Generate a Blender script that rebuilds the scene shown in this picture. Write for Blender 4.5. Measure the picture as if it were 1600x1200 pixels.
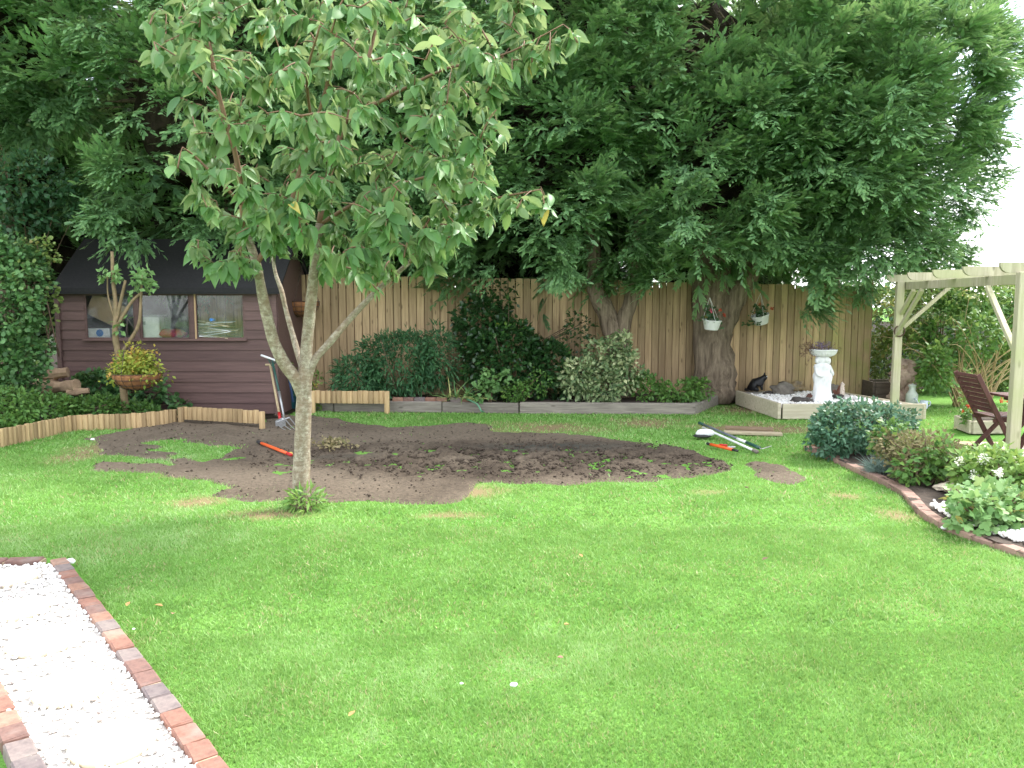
import bpy, bmesh, math, random
import numpy as np
from mathutils import Vector, Matrix, Euler, noise as mnoise

for o in list(bpy.data.objects): bpy.data.objects.remove(o)
S = bpy.context.scene
C = S.collection
R = math.radians
random.seed(7)
rng = np.random.default_rng(11)

# ------------------------------------------------------------------ camera
FPX, CAMH, PITCH = 1250.0, 1.7, math.atan(127 / 1250)
cam_d = bpy.data.cameras.new('camera')
cam_d.sensor_width = 36; cam_d.lens = FPX / 1600 * 36
cam_d.clip_end = 600; cam_d.clip_start = 0.05
cam = bpy.data.objects.new('camera', cam_d); C.objects.link(cam)
cam.location = (0, 0, CAMH); cam.rotation_euler = (R(90) - PITCH, 0, 0)
S.camera = cam

# ------------------------------------------------------------------ sky, sun, exposure
SUN_EL, SUN_AZ = 49, 60             # azimuth clockwise from +Y: high, to the right, beyond the conifers
W = bpy.data.worlds.new('World'); S.world = W; W.use_nodes = True
nt = W.node_tree; nt.nodes.clear()
out = nt.nodes.new('ShaderNodeOutputWorld'); bg = nt.nodes.new('ShaderNodeBackground')
sky = nt.nodes.new('ShaderNodeTexSky'); sky.sky_type = 'NISHITA'; sky.sun_disc = False
sky.sun_elevation = R(SUN_EL); sky.sun_rotation = R(SUN_AZ)
tc = nt.nodes.new('ShaderNodeTexCoord'); mp = nt.nodes.new('ShaderNodeMapping'); mp.inputs['Scale'].default_value = (1, 1, 3.2)
nz = nt.nodes.new('ShaderNodeTexNoise'); nz.inputs['Scale'].default_value = 2.1; nz.inputs['Detail'].default_value = 7
nz.inputs['Roughness'].default_value = 0.55
cr = nt.nodes.new('ShaderNodeValToRGB'); cr.color_ramp.elements[0].position = 0.34; cr.color_ramp.elements[1].position = 0.56
cr.color_ramp.elements[0].color = (0.06, 0.06, 0.06, 1); cr.color_ramp.elements[1].color = (1, 1, 1, 1)
mx = nt.nodes.new('ShaderNodeMix'); mx.data_type = 'RGBA'
mx.inputs['B'].default_value = (11.2, 11.5, 12.0, 1)
nt.links.new(tc.outputs['Generated'], mp.inputs['Vector']); nt.links.new(mp.outputs[0], nz.inputs['Vector'])
nt.links.new(nz.outputs['Fac'], cr.inputs[0]); nt.links.new(cr.outputs[0], mx.inputs['Factor'])
nt.links.new(sky.outputs[0], mx.inputs['A']); nt.links.new(mx.outputs['Result'], bg.inputs[0])
bg.inputs[1].default_value = 0.06
nt.links.new(bg.outputs[0], out.inputs[0])
sun_d = bpy.data.lights.new('sun', 'SUN'); sun_d.energy = 1.5; sun_d.angle = R(14); sun_d.color = (1, 0.95, 0.87)
sun = bpy.data.objects.new('sun', sun_d); C.objects.link(sun)
sv = Vector((math.sin(R(SUN_AZ)) * math.cos(R(SUN_EL)), math.cos(R(SUN_AZ)) * math.cos(R(SUN_EL)), math.sin(R(SUN_EL))))
sun.location = sv * 30; sun.rotation_euler = sv.to_track_quat('Z', 'Y').to_euler()
S.view_settings.view_transform = 'Standard'; S.view_settings.look = 'None'
S.view_settings.gamma = 1; S.view_settings.use_curve_mapping = False
S.view_settings.exposure = 2.6
S.cycles.max_bounces = 6; S.cycles.diffuse_bounces = 4; S.cycles.glossy_bounces = 2; S.cycles.transmission_bounces = 4; S.cycles.transparent_max_bounces = 6

# ------------------------------------------------------------------ helpers
def ray(px, py):
    u = (px - 800) / FPX; v = (600 - py) / FPX
    return Vector((u, math.cos(PITCH) + v * math.sin(PITCH), -math.sin(PITCH) + v * math.cos(PITCH)))
def at(px, py, Y):
    d = ray(px, py); return Vector((0, 0, CAMH)) + d * (Y / d.y)
def gr(px, py, z=0.0):
    d = ray(px, py); return Vector((0, 0, CAMH)) + d * ((z - CAMH) / d.z)
def g2(px, py, z=0.0):
    p = gr(px, py, z); return (p.x, p.y)

def hash3(i, j, k, seed):
    n = (i * 374761393 + j * 668265263 + k * 2147483647 + seed * 144665) & 0xFFFFFFFF
    n = ((n ^ (n >> 13)) * 1274126177) & 0xFFFFFFFF
    n = (n ^ (n >> 16)) & 0xFFFFFFFF
    n = (n * 2246822519) & 0xFFFFFFFF
    return ((n ^ (n >> 15)) & 0xFFFFFF) / float(0xFFFFFF)
def vnoise(P, freq=1.0, seed=0):
    P = np.asarray(P, dtype=np.float64) * freq
    if P.shape[1] == 2: P = np.hstack([P, np.zeros((len(P), 1))])
    i = np.floor(P).astype(np.int64); f = P - i; f = f * f * (3 - 2 * f)
    o = 0
    for dx in (0, 1):
        for dy in (0, 1):
            for dz in (0, 1):
                w = (f[:, 0] if dx else 1 - f[:, 0]) * (f[:, 1] if dy else 1 - f[:, 1]) * (f[:, 2] if dz else 1 - f[:, 2])
                o = o + w * hash3(i[:, 0] + dx, i[:, 1] + dy, i[:, 2] + dz, seed)
    return o                                         # 0..1
def fbm(P, freq, seed=0, oct=3):
    a, s, t = 1.0, 0, 0
    for k in range(oct):
        s = s + a * vnoise(P, freq * 2 ** k, seed + k); t += a; a *= 0.5
    return s / t
def in_poly(X, Y, poly):
    r = np.zeros(len(X), bool); n = len(poly); j = n - 1
    for i in range(n):
        xi, yi = poly[i]; xj, yj = poly[j]
        c = ((yi > Y) != (yj > Y)) & (X < (xj - xi) * (Y - yi) / ((yj - yi) or 1e-9) + xi)
        r ^= c; j = i
    return r

def np_mesh(name, V, F, tint=None, smooth=False, extra=None):
    V = np.asarray(V, np.float32); F = np.asarray(F, np.int32); k = F.shape[1]
    me = bpy.data.meshes.new(name)
    me.vertices.add(len(V)); me.vertices.foreach_set('co', V.ravel())
    me.loops.add(F.size); me.loops.foreach_set('vertex_index', F.ravel())
    me.polygons.add(len(F))
    me.polygons.foreach_set('loop_start', np.arange(0, F.size, k, dtype=np.int32))
    me.polygons.foreach_set('loop_total', np.full(len(F), k, np.int32))
    if smooth: me.polygons.foreach_set('use_smooth', np.ones(len(F), bool))
    for nm, a in ([('tint', tint)] if tint is not None else []) + list((extra or {}).items()):
        at_ = me.attributes.new(nm, 'FLOAT', 'POINT'); at_.data.foreach_set('value', np.asarray(a, np.float32))
    me.update(calc_edges=True); me.validate()
    return me
def inst(protoV, protoF, M, T, tint=None, ptint=None):
    """copies of a small mesh: M (K,3,3) columns are the axes (scaled), T (K,3)"""
    pv = np.asarray(protoV, float); pf = np.asarray(protoF, int); K = len(T); n = len(pv)
    V = np.einsum('kij,nj->kni', M, pv) + T[:, None, :]
    F = pf[None] + (np.arange(K) * n)[:, None, None]
    tt = np.repeat(tint if tint is not None else np.zeros(K), n)
    if ptint is not None: tt = tt + np.tile(ptint, K)
    return V.reshape(-1, 3), F.reshape(-1, pf.shape[1]), tt
def frames(D, N, L, Wd=None):
    """leaf frames: local Y along D (length L), Z near N, X width (Wd)"""
    D = D / np.linalg.norm(D, axis=1, keepdims=True)
    X = np.cross(D, N); X /= np.linalg.norm(X, axis=1, keepdims=True) + 1e-9
    Z = np.cross(X, D)
    if Wd is None: Wd = L
    return np.stack([X * Wd[:, None], D * L[:, None], Z * L[:, None]], axis=2)
def rdir(n):
    v = rng.normal(size=(n, 3)); return v / np.linalg.norm(v, axis=1, keepdims=True)
def catmull(pts, sub=5):
    P = [Vector(p) for p in pts]
    if len(P) < 3:
        return [P[0].lerp(P[-1], i / sub) for i in range(sub + 1)]
    P = [2 * P[0] - P[1]] + P + [2 * P[-1] - P[-2]]
    o = []
    for i in range(1, len(P) - 2):
        a, b, c, d = P[i - 1:i + 3]
        for s in range(sub):
            t = s / sub
            o.append(0.5 * (2 * b + (c - a) * t + (2 * a - 5 * b + 4 * c - d) * t * t + (3 * b - a - 3 * c + d) * t ** 3))
    o.append(P[-2]); return o

class MB:
    def __init__(s): s.v = []; s.f = []
    def add(s, vs, fs):
        n = len(s.v); s.v += [tuple(p) for p in vs]; s.f += [tuple(i + n for i in f) for f in fs]; return s
    def box(s, c, size, rot=None, ch=0.0):
        hx, hy, hz = [q / 2 for q in size]; c = Vector(c)
        m = rot if rot is not None else Matrix.Identity(3)
        if ch <= 0:
            vs = [(x, y, z) for z in (-hz, hz) for y in (-hy, hy) for x in (-hx, hx)]
            fs = [(0, 2, 3, 1), (4, 5, 7, 6), (0, 1, 5, 4), (2, 6, 7, 3), (0, 4, 6, 2), (1, 3, 7, 5)]
        else:
            bm = bmesh.new()
            for sx in (-1, 1):
                for sy in (-1, 1):
                    for sz in (-1, 1):
                        for k in range(3):
                            q = [hx - ch, hy - ch, hz - ch]; q[k] += ch
                            bm.verts.new((sx * q[0], sy * q[1], sz * q[2]))
            bmesh.ops.convex_hull(bm, input=bm.verts[:])
            bmesh.ops.dissolve_limit(bm, angle_limit=0.01, verts=bm.verts[:], edges=bm.edges[:])
            bm.verts.index_update()
            vs = [v.co.copy() for v in bm.verts]; fs = [[v.index for v in f.verts] for f in bm.faces]; bm.free()
        return s.add([c + m @ Vector(p) for p in vs], fs)
    def beam(s, a, b, w, h, ch=0.0, up=(0, 0, 1)):
        a = Vector(a); b = Vector(b); y = (b - a); L = y.length; y.normalize()
        x = y.cross(Vector(up)); x.normalize(); z = x.cross(y)
        m = Matrix((x, y, z)).transposed()
        return s.box((a + b) / 2, (w, L, h), m, ch)
    def tube(s, pts, rad, seg=8, sub=4, cap=True, lump=0.0, lf=6.0):
        P = catmull(pts, sub) if sub else [Vector(p) for p in pts]
        n = len(P)
        if not hasattr(rad, '__len__'): rad = [rad] * len(pts)
        rr = [float(np.interp(i / (n - 1) * (len(rad) - 1), range(len(rad)), rad)) for i in range(n)]
        vs = []; ref = Vector((0.3, 1, 0.1)).normalized()
        for i, p in enumerate(P):
            t = (P[min(i + 1, n - 1)] - P[max(i - 1, 0)]).normalized()
            if abs(t.dot(ref)) > 0.95: ref = Vector((1, 0, 0.2)).normalized()
            a = t.cross(ref).normalized(); b = t.cross(a)
            for k in range(seg):
                an = 2 * math.pi * k / seg; d = a * math.cos(an) + b * math.sin(an)
                q = rr[i]
                if lump: q *= 1 + lump * mnoise.noise((p + d * rr[i]) * lf)
                vs.append(p + d * q)
        fs = []
        for i in range(n - 1):
            for k in range(seg):
                k2 = (k + 1) % seg
                fs.append((i * seg + k, i * seg + k2, (i + 1) * seg + k2, (i + 1) * seg + k))
        if cap: fs.append(tuple(range(seg))[::-1]); fs.append(tuple((n - 1) * seg + k for k in range(seg)))
        return s.add(vs, fs)
    def lathe(s, prof, c, seg=24, fn=None, rot=None):
        c = Vector(c); vs = []; n = len(prof); m = rot if rot is not None else Matrix.Identity(3)
        for i, (r, z) in enumerate(prof):
            for k in range(seg):
                an = 2 * math.pi * k / seg; q = r * (fn(an, z, i) if fn else 1)
                vs.append(c + m @ Vector((q * math.cos(an), q * math.sin(an), z)))
        fs = [(i * seg + k, i * seg + (k + 1) % seg, (i + 1) * seg + (k + 1) % seg, (i + 1) * seg + k) for i in range(n - 1) for k in range(seg)]
        fs.append(tuple(range(seg))[::-1]); fs.append(tuple((n - 1) * seg + k for k in range(seg)))
        return s.add(vs, fs)
    def rock(s, c, size, seed=0, sub=2, rough=0.35, rot=None):
        bm = bmesh.new(); bmesh.ops.create_icosphere(bm, subdivisions=sub, radius=1)
        bm.verts.index_update(); m = rot if rot is not None else Matrix.Identity(3)
        vs = []
        for v in bm.verts:
            d = v.co.normalized(); q = 1 + rough * mnoise.noise(d * 1.7 + Vector((seed * 3.1, 0, 0))) + rough * 0.5 * mnoise.noise(d * 4 + Vector((0, seed * 2.3, 0)))
            vs.append(Vector(c) + m @ Vector((d.x * q * size[0] / 2, d.y * q * size[1] / 2, d.z * q * size[2] / 2)))
        fs = [[v.index for v in f.verts] for f in bm.faces]; bm.free()
        return s.add(vs, fs)
    def mesh(s, name='mesh', smooth=False):
        me = bpy.data.meshes.new(name); me.from_pydata([tuple(p) for p in s.v], [], s.f); me.update()
        bm = bmesh.new(); bm.from_mesh(me); bmesh.ops.recalc_face_normals(bm, faces=bm.faces[:]); bm.to_mesh(me); bm.free()
        if smooth:
            me.polygons.foreach_set('use_smooth', [True] * len(me.polygons))
            if smooth != True: me.set_sharp_from_angle(angle=R(smooth))
        return me

def put(o, mat):
    if mat is not None and o.data is not None and not o.data.materials: o.data.materials.append(mat)
def thing(name, label, cat, loc, group=None):
    o = bpy.data.objects.new(name, None); C.objects.link(o); o.location = loc; o.empty_display_size = 0.1
    o['label'] = label; o['category'] = cat
    if group: o['group'] = group
    return o
def part(name, me, mat, parent, M=None, label=None, kind=None):
    if isinstance(me, MB): me = me.mesh(name)
    o = bpy.data.objects.new(name, me); C.objects.link(o); put(o, mat)
    o.parent = parent
    o.matrix_parent_inverse = parent.matrix_basis.inverted()   # parts are modelled in world coordinates
    if M is not None: o.matrix_basis = M
    if label: o['label'] = label
    if kind: o['kind'] = kind
    return o
def solo(name, me, mat, label, cat, group=None):
    if isinstance(me, MB): me = me.mesh(name)
    n = len(me.vertices); co = np.empty(n * 3, np.float32); me.vertices.foreach_get('co', co); co = co.reshape(-1, 3)
    b = Vector(((co[:, 0].min() + co[:, 0].max()) / 2, (co[:, 1].min() + co[:, 1].max()) / 2, co[:, 2].min()))
    me.transform(Matrix.Translation(-b))
    o = bpy.data.objects.new(name, me); C.objects.link(o); o.location = b; put(o, mat)
    o['label'] = label; o['category'] = cat
    if group: o['group'] = group
    return o
def struct(name, me, mat, kind='structure', label=None):
    if isinstance(me, MB): me = me.mesh(name)
    o = bpy.data.objects.new(name, me); C.objects.link(o); put(o, mat); o['kind'] = kind
    if label: o['label'] = label
    return o

# ------------------------------------------------------------------ materials
def mat_new(name):
    m = bpy.data.materials.new(name); m.use_nodes = True
    return m, m.node_tree, m.node_tree.nodes['Principled BSDF']
def ramp(nt, cols):
    r = nt.nodes.new('ShaderNodeValToRGB'); e = r.color_ramp.elements
    while len(e) < len(cols): e.new(0.5)
    for i, (p, c) in enumerate(cols): e[i].position = p; e[i].color = (*c, 1)
    return r
def mix(nt, a, b, fac, mode='MIX'):
    m = nt.nodes.new('ShaderNodeMix'); m.data_type = 'RGBA'; m.blend_type = mode
    for s, v in (('A', a), ('B', b), ('Factor', fac)):
        if hasattr(v, 'links') or hasattr(v, 'is_linked'): nt.links.new(v, m.inputs[s])
        elif s == 'Factor': m.inputs[s].default_value = v
        else: m.inputs[s].default_value = (*v, 1)
    return m.outputs['Result']
def noise_n(nt, scale, detail=4, rough=0.6, coord='Object', stretch=None):
    t = nt.nodes.new('ShaderNodeTexCoord'); n = nt.nodes.new('ShaderNodeTexNoise')
    n.inputs['Scale'].default_value = scale; n.inputs['Detail'].default_value = detail; n.inputs['Roughness'].default_value = rough
    if coord == 'World':
        g = nt.nodes.new('ShaderNodeNewGeometry'); src = g.outputs['Position']
    else: src = t.outputs[coord]
    if stretch:
        m = nt.nodes.new('ShaderNodeMapping'); m.inputs['Scale'].default_value = stretch
        nt.links.new(src, m.inputs[0]); src = m.outputs[0]
    nt.links.new(src, n.inputs['Vector']); return n.outputs['Fac']
def bump(nt, b, fac, strength=0.4, dist=0.01):
    n = nt.nodes.new('ShaderNodeBump'); n.inputs['Strength'].default_value = strength; n.inputs['Distance'].default_value = dist
    nt.links.new(fac, n.inputs['Height']); nt.links.new(n.outputs[0], b.inputs['Normal'])
def plain(name, c0, c1=None, rough=0.7, scale=12, metal=0, spec=0.4, bmp=0.2, stretch=None, rnd=0.0, coord='Object', dist=0.004, detail=5, lo=0.3, hi=0.7):
    m, nt, b = mat_new(name); c1 = c1 or tuple(x * 0.75 for x in c0)
    f = noise_n(nt, scale, detail, 0.65, coord, stretch)
    r = ramp(nt, [(lo, c1), (hi, c0)]); nt.links.new(f, r.inputs[0]); col = r.outputs[0]
    if rnd:
        oi = nt.nodes.new('ShaderNodeObjectInfo'); mr = nt.nodes.new('ShaderNodeMapRange')
        mr.inputs['To Min'].default_value = 1 - rnd; mr.inputs['To Max'].default_value = 1 + rnd
        nt.links.new(oi.outputs['Random'], mr.inputs[0])
        hs = nt.nodes.new('ShaderNodeHueSaturation'); nt.links.new(mr.outputs[0], hs.inputs['Value']); nt.links.new(col, hs.inputs['Color']); col = hs.outputs[0]
    nt.links.new(col, b.inputs['Base Color'])
    b.inputs['Roughness'].default_value = rough; b.inputs['Metallic'].default_value = metal; b.inputs['Specular IOR Level'].default_value = spec
    if bmp: bump(nt, b, f, bmp, dist)
    return m
def leafm(name, cols, rough=0.5, trans=0.3, spec=0.35, back=None, attr='tint', obj=False):
    """leaf: colour from the tint attribute (or per-object random), some light passes through"""
    m, nt, b = mat_new(name)
    r = ramp(nt, cols)
    if obj:
        a = nt.nodes.new('ShaderNodeObjectInfo'); nt.links.new(a.outputs['Random'], r.inputs[0])
    else:
        a = nt.nodes.new('ShaderNodeAttribute'); a.attribute_name = attr; nt.links.new(a.outputs['Fac'], r.inputs[0])
    col = r.outputs[0]
    if back:
        g = nt.nodes.new('ShaderNodeNewGeometry'); col = mix(nt, col, back, g.outputs['Backfacing'])
    nt.links.new(col, b.inputs['Base Color']); b.inputs['Roughness'].default_value = rough; b.inputs['Specular IOR Level'].default_value = spec
    t = nt.nodes.new('ShaderNodeBsdfTranslucent'); nt.links.new(mix(nt, col, (1.0, 1.0, 0.35), 0.15), t.inputs[0])
    s = nt.nodes.new('ShaderNodeMixShader'); s.inputs[0].default_value = trans
    nt.links.new(b.outputs[0], s.inputs[1]); nt.links.new(t.outputs[0], s.inputs[2])
    nt.links.new(s.outputs[0], nt.nodes['Material Output'].inputs[0])
    return m
def woodm(name, c0, c1, axis='Z', rnd=0.15, rough=0.8, knots=True, algae=None):
    """timber with grain along one axis; optional green algae (colour, x from, x to)"""
    m, nt, b = mat_new(name)
    st = {'X': (1.2, 22, 22), 'Y': (22, 1.2, 22), 'Z': (22, 22, 1.2)}[axis]
    oi = nt.nodes.new('ShaderNodeObjectInfo')
    t = nt.nodes.new('ShaderNodeTexCoord'); ad = nt.nodes.new('ShaderNodeVectorMath'); ad.operation = 'ADD'
    cx = nt.nodes.new('ShaderNodeCombineXYZ'); mu = nt.nodes.new('ShaderNodeMath'); mu.operation = 'MULTIPLY'; mu.inputs[1].default_value = 37
    nt.links.new(oi.outputs['Random'], mu.inputs[0])
    for k in range(3): nt.links.new(mu.outputs[0], cx.inputs[k])
    nt.links.new(t.outputs['Object'], ad.inputs[0]); nt.links.new(cx.outputs[0], ad.inputs[1])
    mp = nt.nodes.new('ShaderNodeMapping'); mp.inputs['Scale'].default_value = st; nt.links.new(ad.outputs[0], mp.inputs[0])
    n = nt.nodes.new('ShaderNodeTexNoise'); n.inputs['Scale'].default_value = 1.5; n.inputs['Detail'].default_value = 6; n.inputs['Roughness'].default_value = 0.65
    nt.links.new(mp.outputs[0], n.inputs['Vector'])
    r = ramp(nt, [(0.3, c1), (0.68, c0)]); nt.links.new(n.outputs['Fac'], r.inputs[0]); col = r.outputs[0]
    if knots:
        vo = nt.nodes.new('ShaderNodeTexVoronoi'); vo.inputs['Scale'].default_value = 1.0
        m2 = nt.nodes.new('ShaderNodeMapping'); m2.inputs['Scale'].default_value = {'X': (3, 9, 9), 'Y': (9, 3, 9), 'Z': (9, 9, 3)}[axis]
        nt.links.new(ad.outputs[0], m2.inputs[0]); nt.links.new(m2.outputs[0], vo.inputs['Vector'])
        kr = ramp(nt, [(0.07, (1, 1, 1)), (0.16, (0, 0, 0))]); nt.links.new(vo.outputs['Distance'], kr.inputs[0])
        km = nt.nodes.new('ShaderNodeMath'); km.operation = 'MULTIPLY'; km.inputs[1].default_value = 0.6; nt.links.new(kr.outputs[0], km.inputs[0])
        col = mix(nt, col, tuple(x * 0.35 for x in c1), km.outputs[0])
    if algae:
        g = nt.nodes.new('ShaderNodeNewGeometry'); sp = nt.nodes.new('ShaderNodeSeparateXYZ'); nt.links.new(g.outputs['Position'], sp.inputs[0])
        mr = nt.nodes.new('ShaderNodeMapRange'); mr.inputs['From Min'].default_value = algae[1]; mr.inputs['From Max'].default_value = algae[2]
        nt.links.new(sp.outputs[0], mr.inputs[0])
        f2 = noise_n(nt, 2.2, 4, 0.6, 'World'); r2 = ramp(nt, [(0.38, (0, 0, 0)), (0.66, (1, 1, 1))]); nt.links.new(f2, r2.inputs[0])
        mm = nt.nodes.new('ShaderNodeMath'); mm.operation = 'MULTIPLY'; nt.links.new(mr.outputs[0], mm.inputs[0]); nt.links.new(r2.outputs[0], mm.inputs[1])
        m3 = nt.nodes.new('ShaderNodeMath'); m3.operation = 'MULTIPLY'; m3.inputs[1].default_value = 0.75; nt.links.new(mm.outputs[0], m3.inputs[0])
        col = mix(nt, col, algae[0], m3.outputs[0])
    mr = nt.nodes.new('ShaderNodeMapRange'); mr.inputs['To Min'].default_value = 1 - rnd; mr.inputs['To Max'].default_value = 1 + rnd
    nt.links.new(oi.outputs['Random'], mr.inputs[0])
    hs = nt.nodes.new('ShaderNodeHueSaturation'); nt.links.new(mr.outputs[0], hs.inputs['Value']); nt.links.new(col, hs.inputs['Color'])
    nt.links.new(hs.outputs[0], b.inputs['Base Color']); b.inputs['Roughness'].default_value = rough; b.inputs['Specular IOR Level'].default_value = 0.25
    bump(nt, b, n.outputs['Fac'], 0.35, 0.004)
    return m

# ------------------------------------------------------------------ layout of the ground
P = lambda L: [g2(*p) for p in L]
SOIL = [P([(140, 683), (202, 670), (278, 656), (345, 656), (412, 660), (420, 648), (490, 648), (525, 653), (560, 663), (640, 667), (700, 660), (766, 661), (775, 676),
           (815, 675), (918, 680), (987, 687), (1033, 692), (1065, 700), (1102, 712), (1148, 723), (1131, 736), (1088, 743), (1016, 751), (930, 756),
           (844, 754), (766, 752), (735, 762), (726, 781), (677, 785), (616, 784), (506, 783), (470, 781), (447, 770), (400, 760), (335, 752), (280, 743),
           (220, 738), (147, 733), (138, 723), (220, 722), (275, 724), (250, 716), (180, 712), (158, 708), (150, 695)]),
        P([(317, 775), (345, 763), (380, 758), (447, 772), (447, 781), (387, 786), (355, 781)]),
        P([(1162, 722), (1228, 724), (1246, 736), (1276, 752), (1230, 753), (1195, 750)])]
ISLANDS = [P([(228, 690), (262, 684), (300, 690), (350, 696), (362, 706), (335, 716), (285, 718), (262, 704)])]
STRAW = [(g2(860, 667), 1.0, 0.35), (g2(1210, 668), 0.9, 0.3), (g2(312, 783), 0.25, 0.12), (g2(1315, 773), 0.16, 0.07), (g2(1100, 766), 0.22, 0.06), (g2(745, 766), 0.35, 0.15),
         (g2(420, 803), 0.5, 0.1), (g2(1400, 800), 0.18, 0.14), (g2(700, 803), 0.3, 0.06), (g2(1130, 668), 0.5, 0.25), (g2(150, 700), 0.35, 0.5), (g2(275, 742), 0.2, 0.06), (g2(1165, 640), 0.5, 0.4), (g2(1010, 660), 0.6, 0.3)]
PATH_IN = [(-3.02, 5.08), (-1.27, 2.9), (-0.95, 2.5), (-1.5, 2.5), (-2.35, 3.66), (-2.9, 4.3), (-3.7, 5.08)]
p_r0, p_r1 = Vector((*g2(90, 876), 0)), Vector((*g2(327, 1200), 0))
dir_r = (p_r1 - p_r0).normalized()
EDGE = [g2(*p) for p in [(1262, 701), (1300, 716), (1340, 735), (1390, 757), (1417, 773), (1440, 800), (1467, 819), (1505, 837), (1552, 852), (1600, 868), (1690, 890)]]
BED_R = EDGE + [(4.6, 4.8), (5.6, 6.3), (4.9, 7.4), (4.4, 8.6), (4.3, 9.5), (3.6, 9.4)]
LAWN_OUT = [(-30, 12.3), (-6.2, 9.3)]      # no mown grass beyond the log edging
NOGRASS = [BED_R,
           [(-6.9, 8.4), (-6.10, 9.41), (-5.91, 10.62), (-5.06, 10.84), (-4.75, 11.25), (-3.4, 10.85), (-3.4, 13.5), (-12, 13.5), (-12, 8.4)],
           [(-3.3, 12.6), (0.1, 12.42), (2.82, 12.25), (3.55, 13.4), (3.72, 13.3), (3.93, 11.66), (6.07, 11.66), (6.3, 13.0), (10, 13.2), (10, 20), (-3.3, 20)],
           [(5.5, 9.9), (7.4, 9.9), (7.4, 10.8), (5.5, 10.8)]]
PATIO = [(5.35, 9.75), (8.5, 9.4), (8.5, 6.5), (5.3, 6.6), (4.95, 7.6), (5.28, 8.4), (5.6, 9.1)]
def soil_mask(X, Y):
    q = np.stack([X, Y], 1)
    X2 = X + (fbm(q, 5, 3) - 0.5) * 0.22; Y2 = Y + (fbm(q, 5, 9) - 0.5) * 0.34
    r = np.zeros(len(X), bool)
    for p in SOIL: r |= in_poly(X2, Y2, p)
    for p in ISLANDS: r &= ~in_poly(X2 + (vnoise(q, 14, 5) - 0.5) * 0.2, Y2 + (vnoise(q, 12, 6) - 0.5) * 0.4, p)
    return r
def straw_amt(X, Y):
    q = np.stack([X, Y], 1); s = np.zeros(len(X))
    w = (fbm(q, 4, 21) - 0.5) * 1.0
    for (c, a, b) in STRAW:
        d = np.sqrt(((X - c[0]) / a) ** 2 + ((Y - c[1]) / (b * 1.8)) ** 2) + w
        s = np.maximum(s, np.clip(1.25 - d, 0, 1))
    return s
def ground_z(X, Y):
    return (fbm(np.stack([X, Y], 1), 0.8, 31) - 0.5) * 0.03

# ------------------------------------------------------------------ ground
def grass_colour(nt):
    f1 = noise_n(nt, 0.9, 5, 0.6, 'World'); f2 = noise_n(nt, 60, 3, 0.7, 'World')
    r1 = ramp(nt, [(0.35, (0.085, 0.22, 0.035)), (0.65, (0.14, 0.29, 0.065))]); nt.links.new(f1, r1.inputs[0])
    r2 = ramp(nt, [(0.3, (0.75, 0.75, 0.7)), (0.7, (1.2, 1.15, 1.1))]); nt.links.new(f2, r2.inputs[0])
    return mix(nt, r1.outputs[0], r2.outputs[0], 1.0, 'MULTIPLY'), f2
m_lawn, nt, b = mat_new('lawn_ground')
col, f2 = grass_colour(nt)
a = nt.nodes.new('ShaderNodeAttribute'); a.attribute_name = 'straw'
col = mix(nt, col, (0.21, 0.165, 0.09), a.outputs['Fac'])
nt.links.new(col, b.inputs['Base Color']); b.inputs['Roughness'].default_value = 0.9; b.inputs['Specular IOR Level'].default_value = 0.1
bump(nt, b, f2, 0.6, 0.02)
xs = np.unique(np.concatenate([np.linspace(-9, 9, 181), [-200, -120, -70, -40, -25, -15, 15, 25, 40, 70, 120, 200]]))
ys = np.unique(np.concatenate([np.linspace(0, 14, 141), [-60, -30, -10, -4, 17, 22, 30, 45, 70, 120, 200, 300]]))
GX, GY = np.meshgrid(xs, ys); V = np.stack([GX.ravel(), GY.ravel(), np.zeros(GX.size)], 1)
V[:, 2] = ground_z(V[:, 0], V[:, 1]) - 0.012
nx, ny = len(xs), len(ys); ii = np.arange(nx * ny).reshape(ny, nx)
F = np.stack([ii[:-1, :-1], ii[:-1, 1:], ii[1:, 1:], ii[1:, :-1]], -1).reshape(-1, 4)
struct('lawn', np_mesh('lawn', V, F, smooth=True, extra={'straw': straw_amt(V[:, 0], V[:, 1])}), m_lawn)

# bare soil
m_soil, nt, b = mat_new('bare_soil')
fa = noise_n(nt, 1.1, 5, 0.6, 'World'); fb = noise_n(nt, 26, 6, 0.7, 'World'); fc = noise_n(nt, 130, 2, 0.7, 'World')
ra = ramp(nt, [(0.32, (0.066, 0.051, 0.039)), (0.5, (0.098, 0.077, 0.058)), (0.68, (0.145, 0.118, 0.09))]); nt.links.new(fa, ra.inputs[0])
rb = ramp(nt, [(0.3, (0.55, 0.55, 0.55)), (0.7, (1.3, 1.28, 1.25))]); nt.links.new(fb, rb.inputs[0])
col = mix(nt, ra.outputs[0], rb.outputs[0], 1.0, 'MULTIPLY')
rc = ramp(nt, [(0.70, (0, 0, 0)), (0.78, (1, 1, 1))]); nt.links.new(fc, rc.inputs[0])
col = mix(nt, col, (0.26, 0.21, 0.14), rc.outputs[0])
ady = nt.nodes.new('ShaderNodeAttribute'); ady.attribute_name = 'dry'
col = mix(nt, col, mix(nt, (0.17, 0.138, 0.105), rb.outputs[0], 1.0, 'MULTIPLY'), ady.outputs['Fac'])
ad = nt.nodes.new('ShaderNodeAttribute'); ad.attribute_name = 'damp'
col = mix(nt, col, (0.05, 0.052, 0.044), ad.outputs['Fac'])
nt.links.new(col, b.inputs['Base Color']); b.inputs['Roughness'].default_value = 0.95; b.inputs['Specular IOR Level'].default_value = 0.15
bump(nt, b, fb, 1.0, 0.03)
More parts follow.
